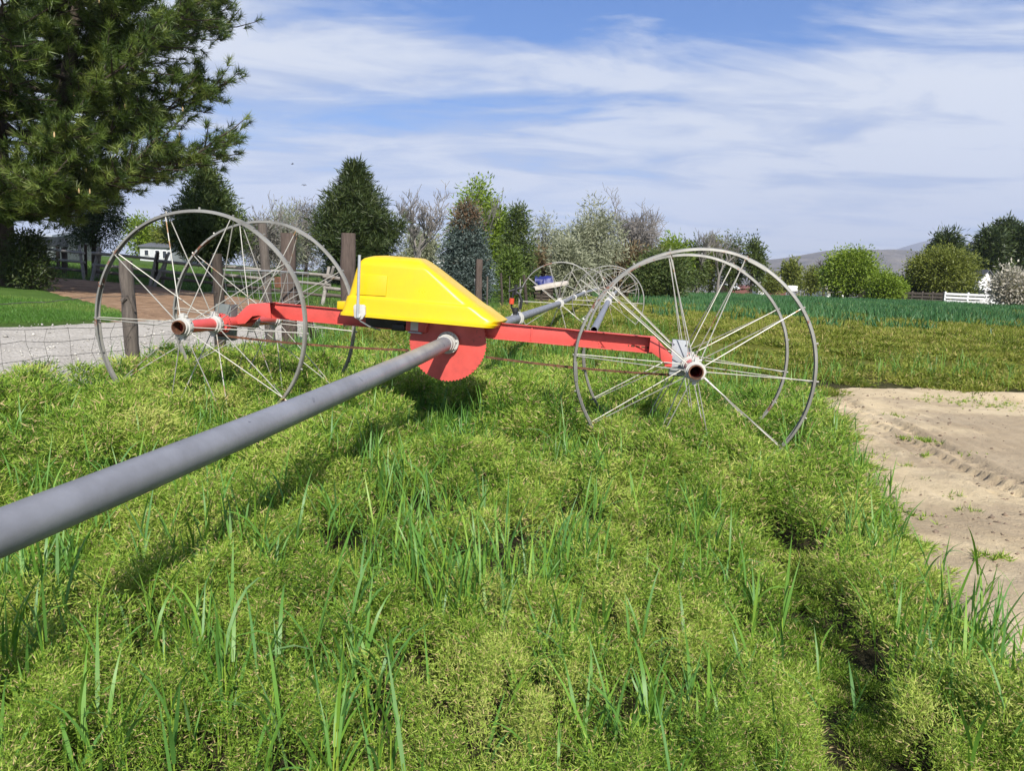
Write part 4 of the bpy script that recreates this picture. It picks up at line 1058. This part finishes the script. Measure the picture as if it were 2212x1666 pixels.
SIL = [(1172, 1128, 1212, 468, 66, 'silvery grey-green tree between the dark spruce and the biggest silver one'), (1262, 1196, 1345, 424, 56, 'biggest silver-leaved tree with a shaggy tall crown'), (1330, 1290, 1376, 520, 62, 'lower silver-leaved tree under the bare tree'), (1232, 1190, 1262, 520, 50, 'short shaggy silver tree before the biggest silver one'), (905, 858, 956, 505, 58, 'low silver-grey thicket tree under the bare tree')]
for i, (c_, l_, r_, t_, y_, lab) in enumerate(SIL):
    leafy('silver_tree', lab, c_, l_, r_, t_, y_, MAT['silver'], seed=50+i, nclump=190 if i != 1 else 300, n_per=44, leaf=(.36, .075), sig=.36, low=.02, shape=.7, group='silver-leaved trees along the far fence', droop=.4, limbs=36, bark='bark')
GT = [(560, 528, 600, 480, 46, 'grey twiggy thicket tree beyond the juniper'), (610, 575, 650, 455, 56, 'grey leafless thicket tree with a pale top'), (660, 625, 702, 440, 60, 'grey bushy thicket tree pressed against the dark pine'), (735, 700, 770, 560, 46, 'low grey thicket under the dark pine')]
for i, (c_, l_, r_, t_, y_, lab) in enumerate(GT):
    leafy('thicket_tree', lab, c_, l_, r_, t_, y_, MAT['silver'] if i % 2 else MAT['greytwig'], seed=60+i, nclump=160, n_per=36, leaf=(.38, .05), sig=.38, low=.02, shape=.6, group='grey thicket trees beyond the wheels', droop=.1, limbs=40)
MX = [(1405, 1368, 1450, 525, 72, 'olive', 'brownish olive tree beneath the bare tree'), (1450, 1415, 1490, 505, 78, 'spring', 'yellow-green tree leafing out behind the juniper bush'), (1495, 1466, 1530, 512, 84, 'deepgreen', 'dark green tree in the far tree line beside the juniper bush'), (1535, 1508, 1566, 500, 92, 'olive', 'olive green tree under the bare poplars'), (1578, 1552, 1604, 508, 90, 'deepgreen', 'slender dark green tree left of the lone poplar'), (1350, 1325, 1395, 545, 60, 'brownleaf', 'brown budding tree between the silver trees and the bare tree'), (1166, 1130, 1196, 560, 54, 'brownleaf', 'brown tangled tree behind the blue tarp'), (1660, 1640, 1685, 590, 120, 'olive', 'low far olive tree by the white roofs'), (1755, 1736, 1775, 578, 110, 'olive', 'thin olive tree beside the far power pole'), (310, 270, 350, 470, 80, 'spring', 'yellow-green tree behind the white farmhouse'), (395, 340, 420, 480, 75, 'olive', 'olive tree between the farmhouse and the juniper')]
for i, (c_, l_, r_, t_, y_, mt, lab) in enumerate(MX):
    leafy('hedgerow_tree', lab, c_, l_, r_, t_, y_, MAT[mt], seed=70+i, nclump=110, n_per=42, leaf=(.36, .14), sig=.42, low=.04, shape=.7, group='mixed trees of the far hedgerow', limbs=22)
leafy('lombardy_poplar', 'lone slim poplar standing apart against the hills', 1624, 1606, 1644, 516, 88, MAT['deepgreen'], seed=90, nclump=80, n_per=40, leaf=(.4, .17), sig=.36, low=.1, shape=.7)
for i, (c_, l_, r_, t_, lab) in enumerate(((1975, 1944, 2004, 622, 'low dark shrub added as shade behind the brown plank fence'), (2030, 1994, 2060, 618, 'low dark shrub added as shade where the brown fence meets the white one'), (2085, 2050, 2118, 620, 'low dark shrub added as shade behind the white fence near the gabled house'), (2195, 2150, 2240, 624, 'low dark shrub added as shade behind the blossoming tree'))):  # added dark foliage standing in for the shade beneath the yard trees
    leafy('shade_fill_shrub', lab, c_, l_, r_, t_, 84, MAT['needle'], 'shrub', seed=95+i, nclump=70, n_per=60, leaf=(.30, .14), sig=.35, low=.0, shape=.2, group='dark shrubs added as shade under the yard trees')
# --- bare trees
def bare(name, label, pxc, pyt, y_, seed, spread=.5, depth=5, r0=.16, stems=1, mat='greybark', up=.22, L0=.255):
    rs = np.random.default_rng(seed); b = tree_base(pxc, y_); Hh = ztop(pxc, pyt, y_)-b[2]
    root = thing(name, tuple(b), label, 'tree'); m_ = MB(); c_ = MB()
    m_.tube([b-np.array([0, 0, .3]), b+np.array([0, 0, Hh*.16]), b+np.array([.05, 0, Hh*.26])], [r0*1.2, r0, r0*.8], 8, cap=False)
    for s_ in range(stems):
        az = s_*2*PI/stems+.5; d = nrm(np.array([math.cos(az)*.35*(stems > 1)+.0, math.sin(az)*.35*(stems > 1), 1]))
        branch_tree(c_, b+np.array([.05, 0, Hh*.24]), d, Hh*L0, r0*.7, depth, rs, spread, up, None, (2, 4), .72, .014, 5)
    m_.build('trunk', MAT[mat], root); c_.build('crown', MAT[mat], root); return root
bare('bare_tree', 'bare grey tree with fine upright twigs beside the dark pine', 900, 398, 50, 101, .55, 5, .16, 3)
bare('bare_tree', 'large spreading bare tree above the silver-leaved trees', 1362, 425, 66, 102, .85, 5, .26, 5, 'greybark', .14, .30)
bare('bare_tree', 'thin bare poplar among the far hedgerow trees', 1508, 466, 84, 103, .42, 4, .16, 2, 'greybark', .3)
bare('bare_tree', 'second thin bare poplar with pale twigs among the hedgerow trees', 1552, 470, 86, 104, .45, 4, .16, 2, 'greybark', .3)
bare('bare_tree', 'slight bare tree showing above the grey thicket', 622, 415, 54, 105, .5, 4, .09, 2, 'greybark', .25)
bare('bare_tree', 'bare twiggy tree beside the bright green yard tree', 1782, 545, 90, 106, .6, 4, .16, 3, 'bark', .2)
bare('bare_tree', 'thin sparse treetop rising out of the pale green poplar', 1040, 372, 57, 107, .45, 4, .1, 1, 'greybark', .25, .24)

# --- the big pine
rs = np.random.default_rng(5)
pb = ground_at(-6, 600, 20.5)
bp = thing('ponderosa_pine', tuple(pb), 'huge long-needled pine with a thick trunk filling the corner of the sky', 'tree')
HB = 14.5; tr = MB()
tp = [pb+np.array([0.15*math.sin(t*3)*t, 0, -.2+HB*t]) for t in np.linspace(0, 1, 16)]
rr = [.36*(1-t)**.8+.03+(.12 if t < .02 else 0) for t in np.linspace(0, 1, 16)]
tr.tube(tp, rr, 16)
lp = [pb+np.array(v) for v in ((.2, -.1, 1.7), (.9, -.3, 2.05), (1.55, -.5, 2.6), (1.95, -.6, 3.6), (2.2, -.6, 4.8), (2.35, -.6, 6.2), (2.45, -.5, 7.8), (2.5, -.5, 9.2))]
tr.tube(lp, [.20, .19, .17, .15, .12, .095, .06, .02], 10)
tips, tdir = [], []
def pine_branch(start, az, Lb, rise, r0, dens=1.0, t0=.35):
    d = np.array([math.cos(az), math.sin(az), 0]); P = []
    for t in np.linspace(0, 1, 8):
        P.append(start+d*Lb*t+np.array([0, 0, rise*Lb*t-.10*Lb*math.sin(PI*t)*1.0+.10*Lb*t*t])+rs.normal(size=3)*.03*Lb*t)
    P = np.array(P); tr.tube(P, np.linspace(r0, .012, 8), 6, cap=False)
    ns = int((6+Lb*4.4)*dens)
    for j in range(ns):
        t = t0+(1-t0)*(j+rs.random())/ns; i0 = min(6, int(t*7)); p = P[i0]+(P[i0+1]-P[i0])*(t*7-i0)
        sd_ = (1 if j % 2 else -1)*rs.uniform(.35, 1.1); v = nrm(np.array([math.cos(az+sd_), math.sin(az+sd_), rs.uniform(-.25, .95)]))
        l2_ = Lb*.27*rs.uniform(.45, 1.15)*(1.05-t*.35); e = p+v*l2_+np.array([0, 0, .12*l2_])
        tr.tube([p, (p+e)/2-np.array([0, 0, .05*l2_]), e], [.018, .013, .007], 4, cap=False)
        for q in (.35, .6, .82, 1.0):
            tips.append(p+(e-p)*q+rs.normal(size=3)*.07); tdir.append(nrm(v+np.array([0, 0, .5])+rs.normal(size=3)*.35))
    tips.append(P[-1]); tdir.append(nrm(d+np.array([0, 0, .4])))
for i in range(112):
    h_ = 1.9+11.8*(i/112)**1.05; az = i*2.39996+rs.normal()*.25
    Lb = float(np.interp(h_, [1.8, 2.6, 4, 6.5, 9, 11.5, 14], [2.6, 3.7, 4.5, 4.5, 4.1, 2.9, .9]))*rs.uniform(.72, 1.12)
    st = np.array([np.interp(h_, [p_[2]-pb[2] for p_ in tp], [p_[k_] for p_ in tp]) for k_ in range(2)]+[pb[2]+h_])
    pine_branch(st, az, Lb, rs.uniform(-.02, .25) if h_ > 3 else rs.uniform(-.12, .06), .022+.011*Lb, 1.3, .30)
for i in range(30):
    t = .35+.65*(i/30); k_ = t*7; i0 = min(6, int(k_)); st = lp[i0]+(lp[i0+1]-lp[i0])*(k_-i0)
    pine_branch(st, i*2.39996+rs.normal()*.2, rs.uniform(1.6, 2.7)*(1.15-.5*t), rs.uniform(.0, .3), .045, 1.15, .3)
# low limbs sweeping out over the fence and the lawn
for az, Lb, h_, rise in ((-.9, 2.6, 1.55, .02), (-1.3, 3.3, 2.1, .05), (-1.75, 3.0, 1.9, .02), (-.6, 3.6, 2.4, .08), (-1.5, 3.6, 2.9, .1), (.05, 4.7, 2.35, .10), (-.25, 4.3, 2.15, .06), (.35, 4.6, 2.6, .08), (-.7, 3.4, 1.75, -.02), (-1.1, 3.2, 1.7, -.02), (-.45, 3.0, 1.7, -.04), (-1.45, 2.8, 1.75, 0), (.1, 4.7, 3.3, .16), (-.15, 4.8, 4.2, .2), (.2, 4.8, 5.0, .22), (-.35, 4.6, 3.6, .15), (-.5, 4.5, 5.2, .2), (0, 4.7, 6.2, .2)):
    pine_branch(pb+np.array([0, 0, h_]), az, Lb, rise, .085, 1.35, .38)
SP = 1.25
tr.V = [pb+(v_-pb)*SP for v_ in tr.V]
tr.build('trunk', MAT['bark'], bp, smooth=1.2)
tips = pb+(np.array(tips)-pb)*SP; tdir = np.array(tdir); n = len(tips); K = 58
R_ = np.repeat(np.arange(n), K); v = nrm(rs.normal(size=(n*K, 3))); Dn = nrm(v+tdir[R_]*.95)
P = tips[R_]-tdir[R_]*(rs.random(n*K)*.22)[:, None]
tint = np.clip((.05+.85*rs.random(n))[R_]+.12*rs.normal(size=n*K), 0, 1)
MAT['pineneedle'] = leafmat('pine_needle', [(0, (.030, .055, .014)), (.4, (.070, .115, .022)), (.75, (.135, .19, .034)), (1, (.24, .28, .07))], .28, .42, .45)
tris('crown', P, Dn, side_of(Dn), rs.uniform(.16, .30, n*K), rs.uniform(.012, .019, n*K), tint, MAT['pineneedle'], bp)
cn = MB()
for i in rs.choice(n, 260, replace=False):
    p = tips[i]+tdir[i]*.10; cn.tube([p, p+np.array([0, 0, .06]), p+np.array([0, 0, .12])], [.016, .022, .006], 5)
o_ = cn.build('buds', paint('pale_bud', (.42, .30, .14), .15, .7), bp); o_['kind'] = 'stuff'

# ================================================================== buildings and small things
ex, ey, ez = np.array([1., 0, 0]), np.array([0, 1., 0]), np.array([0, 0, 1.])
def house(name, label, pxl, pxr, py_eave, py_ridge, y_, dep, wall, roof, axis='x', cat='house', yaw=0, windows=()):
    xl = xat(pxl, 600, y_); xr = xat(pxr, 600, y_); xc = (xl+xr)/2; hw = (xr-xl)/2
    zb = float(T(xc, y_)); ze = ztop((pxl+pxr)/2, py_eave, y_); zr = ztop((pxl+pxr)/2, py_ridge, y_)
    root = thing(name, (xc, y_+dep/2, zb), label, cat)
    a_ = np.array([math.cos(yaw), math.sin(yaw), 0]); b_ = np.array([-math.sin(yaw), math.cos(yaw), 0]); o_ = np.array([xc, y_+dep/2, 0])
    q = lambda s, t, z: o_+a_*s*hw+b_*t*dep/2+ez*z
    m_ = MB()
    if axis == 'x':   # ridge runs sideways
        m_.prism([q(-1, -1, zb-.5), q(-1, 1, zb-.5), q(-1, 1, ze), q(-1, 0, zr), q(-1, -1, ze)], a_*hw*2)
    else:
        m_.prism([q(-1, -1, zb-.5), q(1, -1, zb-.5), q(1, -1, ze), q(0, -1, zr), q(-1, -1, ze)], b_*dep)
    m_.build('wall', wall, root)
    m_ = MB(); th = .14; oh = 1.06
    if axis == 'x':
        for s in (-1, 1):
            m_.prism([q(-oh, s*oh, ze-.1*(zr-ze)+.03), q(-oh, 0, zr+.03), q(-oh, 0, zr+.03+th), q(-oh, s*oh, ze-.1*(zr-ze)+.03+th)], a_*hw*2*oh)
    else:
        for s in (-1, 1):
            m_.prism([q(s*oh, -oh, ze-.06*(zr-ze)+.03), q(0, -oh, zr+.03), q(0, -oh, zr+.03+th), q(s*oh, -oh, ze-.06*(zr-ze)+.03+th)], b_*dep*oh)
    m_.build('roof', roof, root)
    for (s, zf, w_, h_) in windows:
        m_ = MB(); c_ = q(s, -1, zb+(ze-zb)*zf)-b_*.02; m_.box(c_, (a_, b_, ez), (w_, .04, h_)); fr_ = m_.build('window', MAT['whitewall'], root)
        m_ = MB(); m_.box(c_-b_*.03, (a_, b_, ez), (w_*.82, .03, h_*.85)); m_.build('pane', MAT['glass'], fr_)
    return root
house('farmhouse', 'distant pale farmhouse with a dark roof seen through the near wheel', 304, 370, 534, 522, 72, 7, paint('pale_wall', (.45, .46, .47), .1, .8), MAT['greyroof'], 'x', windows=((-.55, .6, .22, .28), (.15, .6, .22, .28), (.62, .5, .2, .4)))
house('metal_shed', 'low open shed with a pale metal roof behind the rail fence', 48, 118, 512, 497, 44, 5, MAT['darkplate'], MAT['metalroof'], 'x', 'shed')
house('gable_house', 'white gabled house with grey roof behind the blossoming tree', 2106, 2160, 618, 585, 88, 10, MAT['whitewall'], MAT['greyroof'], 'y', windows=((-.4, .5, .5, .7), (.4, .5, .5, .7)))
house('barn', 'long low dull red barn behind the far crop', 1596, 1700, 625, 619, 150, 8, MAT['redwall'], MAT['redwall'], 'x', 'barn')
house('white_roofed_shed', 'white roofed shed at the end of the long low barn', 1580, 1600, 624, 615, 140, 8, MAT['redwall'], MAT['whitewall'], 'x', 'shed')
house('trailer', 'white trailer parked against the long low barn', 1640, 1660, 626, 617, 140, 5, MAT['whitewall'], MAT['whitewall'], 'x', 'trailer')
house('bungalow', 'small far white bungalow half hidden left of the bright green tree', 1790, 1828, 632, 610, 120, 8, MAT['whitewall'], MAT['pale'], 'x', windows=((-.3, .5, .6, .6), (.4, .5, .5, .6)))
house('back_cottage', 'grey cottage glimpsed between the grey thicket and the blue-grey spruce', 930, 968, 556, 546, 70, 6, MAT['whitewall'], MAT['metalroof'], 'x', 'cottage')
# white sign board by the barn
sb = ground_at(1712, 630, 118); so = thing('sign_board', tuple(sb), 'small plain white board on posts before the dull red barn', 'board')
m_ = MB(); m_.box(sb+ez*1.3, (ex, ey, ez), (.75, .04, .42)); m_.build('panel', MAT['whitewall'], so)
for s in (-.6, .6): m_ = MB(); m_.tube([sb+ex*s, sb+ex*s+ez*1.2], .05, 6); m_.build('leg', MAT['post'], so)
# hay bale
hb = ground_at(1872, 640, 76); m_ = MB(); n_ = 20
m_.loft([np.array([hb+ex*xx+np.array([0, math.cos(t)*r_, .55+math.sin(t)*r_]) for t in np.linspace(0, 2*PI, n_, endpoint=False)]) for xx, r_ in ((-.62, .50), (-.58, .58), (0, .62), (.58, .58), (.62, .50))])
tag(m_.build('hay_bale', paint('straw', (.42, .31, .17), .25, .95, scale=12)), 'tan round hay bale under the bright green tree', 'bale')
# wooden feed bunk behind the rail fence
fb = ground_at(110, 560, 34); fo_ = thing('feed_bunk', tuple(fb), 'weathered wooden feed bunk on dark legs behind the rail fence', 'trough')
m_ = MB(); c_ = fb+ez*1.05; m_.box(c_, (ex, ey, ez), (.62, .35, .04)); m_.box(c_+ez*.18-ey*.33, (ex, ey, ez), (.62, .03, .2)); m_.box(c_+ez*.18+ey*.33, (ex, ey, ez), (.62, .03, .2)); m_.box(c_+ez*.18-ex*.6, (ey, ex, ez), (.3, .03, .2)); m_.box(c_+ez*.18+ex*.6, (ey, ex, ez), (.3, .03, .2)); m_.build('tray', MAT['greyrail'], fo_)
for sx in (-.5, .5):
    for sy in (-.28, .28): m_ = MB(); m_.box(fb+ez*.5+ex*sx+ey*sy, (ex, ey, ez), (.06, .05, .52)); m_.build('leg', MAT['darkpost'], fo_)
# blue tarp and the pale boat-like hull beyond the wheels
tb0 = ground_at(1175, 612, 44); tbz = .8; tb1 = tb0.copy(); tb0 = tb0+np.array([0, 0, ztop(1175, 595, 44)-tb0[2]-.82]); m_ = MB(); rings = []
for xx in np.linspace(-.55, .55, 12):
    hgt = (.70+.03*math.sin(xx*7)+.02*math.sin(xx*17))*tbz; pr_ = []
    for t in np.linspace(0, PI, 12): pr_.append(tb0+ex*xx+np.array([0, -math.cos(t)*(.55+.05*math.sin(t*9+xx*5)), max(0, math.sin(t))**.35*hgt*(1-.15*abs(xx)**3)+.2+.05*math.sin(t*7+xx*9)]))
    rings.append(np.array(pr_+[tb0+ex*xx+np.array([0, 0, .1])]))
m_.loft(rings); tp_ = m_.build('tarp', MAT['blue'], smooth=1.2); tag(tp_, 'crumpled blue tarp over a heap beyond the far wheels', 'tarp'); m_ = MB()
zz_ = tb1[2]-.1
while zz_ < tb0[2]+.25:
    for k in range(4): c_ = tb1*np.array([1, 1, 0])+np.array([rng.uniform(-.06, .06), -.36+.24*k, zz_+.08]); m_.tube([c_-ex*.5, c_+ex*.5], .095, 7)
    zz_ += .19
m_.build('log_heap', MAT['darkpost'], tp_)
hb0, hb1 = at(1152, 624, 39), at(1224, 611, 39.6); dd = nrm(hb1-hb0); up_ = nrm(np.cross(np.cross(dd, ez), dd)); sd_ = np.cross(dd, up_); Lb = np.linalg.norm(hb1-hb0); rings = []
for t in np.linspace(0, 1, 12):
    wv = .40*math.sin(PI*min(max(t, .03), .985))**.16; hh = .15*(.75+.25*math.sin(PI*t)); c_ = hb0+dd*Lb*t
    rings.append(np.array([c_+sd_*wv*a_+up_*hh*b_ for a_, b_ in ((-1, -.6), (-1, .2), (-.75, .75), (-.2, 1), (.2, 1), (.75, .75), (1, .2), (1, -.6), (.85, -.6), (.6, .3), (-.6, .3), (-.85, -.6))]))
m_ = MB(); m_.loft(rings); bt = m_.build('upturned_skiff', MAT['pale'], smooth=.7); tag(bt, 'long pale upturned hull propped on the grass beside the blue tarp', 'boat')
for t in (.25, .8):
    m_ = MB(); c_ = hb0+dd*Lb*t; m_.tube([np.array([c_[0], c_[1], float(T(c_[0], c_[1]))-.1]), c_+up_*.02], .07, 6); m_.build('support', MAT['darkpost'], bt)
# white and brown yard fences
def yard_fence(name, label, p0_, p1_, h_, mat_, nr, sp):
    root = thing(name, tuple(p0_), label, 'fence'); Lf = np.linalg.norm(p1_-p0_); n_ = int(Lf/sp)+1; dd_ = (p1_-p0_)/Lf
    for i in range(n_+1):
        p = p0_+(p1_-p0_)*i/n_; p = np.array([p[0], p[1], float(T(p[0], p[1]))]); m_ = MB(); m_.box(p+ez*h_/2, (ex, ey, ez), (.07, .07, h_/2+.08)); m_.build('post', mat_, root)
    for k in range(nr):
        z_ = h_*(.28+.6*k/(nr-1)); m_ = MB()
        P = [p0_+(p1_-p0_)*t for t in np.linspace(0, 1, 12)]; P = [np.array([p[0], p[1]-.08, float(T(p[0], p[1]))+z_]) for p in P]
        for a_, b_ in zip(P[:-1], P[1:]):
            d_ = nrm(b_-a_); m_.box((a_+b_)/2, (d_, np.cross(ez, d_), np.cross(d_, np.cross(ez, d_))), (np.linalg.norm(b_-a_)/2*.999, .025, .11))
        m_.build('rail', mat_, root)
yard_fence('board_fence', 'white three-rail board fence in front of the shade tree', ground_at(2040, 650, 74), ground_at(2192, 660, 71), 1.15, MAT['whitewall'], 3, 2.2)
yard_fence('plank_fence', 'brown weathered plank fence continuing from the white one', ground_at(1948, 645, 77), ground_at(2036, 650, 74.2), 1.1, MAT['post'], 3, 1.2)
# utility poles with their line
poles = []
for px_, pyt_, y_, lab in ((1957, 594, 92, 'leaning grey utility pole before the dark yard tree'), (1746, 575, 190, 'far utility pole behind the pasture trees')):
    b = ground_at(px_, 645, y_); zt = ztop(px_, pyt_, y_); po = thing('utility_pole', tuple(b), lab, 'pole')
    m_ = MB(); t_ = np.array([xat(px_+2, pyt_, y_), y_, zt]); m_.tube([b-ez*.3, t_], [.17, .11], 8); m_.build('shaft', MAT['greyrail'], po)
    m_ = MB(); m_.box(t_-ez*.5, (ex, ey, ez), (.9, .06, .07)); m_.build('crossarm', MAT['greyrail'], po); poles.append(t_-ez*.4)
m_ = MB()
for s in (-.7, .7):
    a_, b_ = poles[1]+ex*s, poles[1]+ex*s+np.array([-70, 10, .5]); m_.tube([a_+(b_-a_)*t-ez*1.2*4*t*(1-t) for t in np.linspace(0, 1, 16)], .035, 4)
tag(m_.build('power_line', MAT['wire']), 'thin power wires running across the hill from the far pole', 'wire')
# birds
for i, (px_, py_, y_, lab) in enumerate(((632, 354, 60, 'tiny dark swallow flying highest beside the big pine'), (657, 400, 58, 'tiny dark swallow flying above the dark pine'), (596, 433, 62, 'tiny dark swallow flying lowest near the bare tree'))):
    c_ = np.array([xat(px_, py_, y_), y_, ztop(px_, py_, y_)]); m_ = MB(); a_ = .6+i
    f_ = np.array([math.cos(a_), math.sin(a_)*.4, .3]); f_ = nrm(f_); s_ = nrm(np.cross(f_, ez)); u_ = np.cross(s_, f_)
    rings = [np.array([c_+f_*t+(s_*math.cos(q)+u_*math.sin(q))*r_ for q in np.linspace(0, 2*PI, 8, endpoint=False)]) for t, r_ in ((-.13, .008), (-.08, .02), (0, .03), (.06, .026), (.10, .012))]
    m_.loft(rings)
    for k in (-1, 1):
        m_.prism([c_+f_*.04, c_+s_*k*.10+f_*.05+u_*.05, c_+s_*k*.21-f_*.06+u_*.03, c_+s_*k*.09-f_*.02+u_*.04, c_-f_*.03], u_*.006)
    tag(m_.build('bird', MAT['black']), lab, 'bird', 'swallows in the sky')
# ------------------------------------------------------------------ hills
def hill(name, pts, y_, dep, mat_, seed):
    px_ = np.array([p[0] for p in pts]); py_ = np.array([p[1] for p in pts])
    cols = np.linspace(px_[0], px_[-1], 220); crest = np.interp(cols, px_, py_)
    xs = np.array([xat(c_, p_, y_) for c_, p_ in zip(cols, crest)]); zc = np.array([ztop(c_, p_, y_) for c_, p_ in zip(cols, crest)])
    rows = np.linspace(0, 1, 60); V = np.zeros((60, 220, 3)); base = -20
    for i, t in enumerate(rows):
        yy = y_+(t-.55)*dep; prof = math.sin(min(1, t/.55)*PI/2)**1.3 if t <= .55 else math.cos((t-.55)/.45*PI/2)
        rel = (fbm(xs/dep*14, np.full_like(xs, t*5), seed, 5)-.5); gul = np.abs(fbm(xs/dep*22+t*2, np.full_like(xs, t*2.0), seed+3, 4)-.5)*2
        z = base+(zc-base)*prof*(1+(.20*rel-.16*gul)*math.sin(PI*min(1, t/.55))*(t < .55)); V[i] = np.stack([xs, np.full_like(xs, yy), z], 1)
    return tag(gridmesh(name, V[..., 0], V[..., 1], V[..., 2], mat_), kind='structure')
def hillmat(name, lo, hi, sc_):
    m, nt, out = newmat(name); c = coord(nt)
    principled(nt, out, ramp(nt, noise(nt, c, sc_, 8, .65), [(.35, lo), (.65, hi)]), .95, 0, .05, noise(nt, c, sc_*6, 6), .6, 20); return m
hill('hills', [(1100, 620), (1500, 600), (1600, 572), (1640, 563), (1690, 558), (1740, 550), (1790, 541), (1870, 539), (1930, 542), (1960, 548), (2000, 560), (2060, 590), (2160, 625)], 3600, 2200, hillmat('near_hill', (.11, .10, .085), (.20, .175, .145), .008), 131)
hill('mountains', [(1500, 640), (1700, 610), (1850, 580), (1930, 543), (1960, 534), (1990, 525), (2010, 519), (2030, 519), (2060, 527), (2100, 523), (2140, 515), (2180, 512), (2230, 508), (2300, 515), (2500, 500), (2800, 560)], 8200, 4200, hillmat('far_hill', (.09, .085, .08), (.17, .155, .14), .004), 137)

# ------------------------------------------------------------------ air
m, nt, out = newmat('haze_air'); pv = N(nt, 'ShaderNodeVolumePrincipled')
pv.inputs['Color'].default_value = (.72, .80, 1.0, 1); pv.inputs['Density'].default_value = .00012; pv.inputs['Anisotropy'].default_value = .1
nt.links.new(pv.outputs[0], out.inputs['Volume'])
m_ = MB(); m_.box((0, 6000, 640), (ex, ey, ez), (16000, 6600, 670))
hz_ = m_.build('haze', m); tag(hz_, kind='stuff')
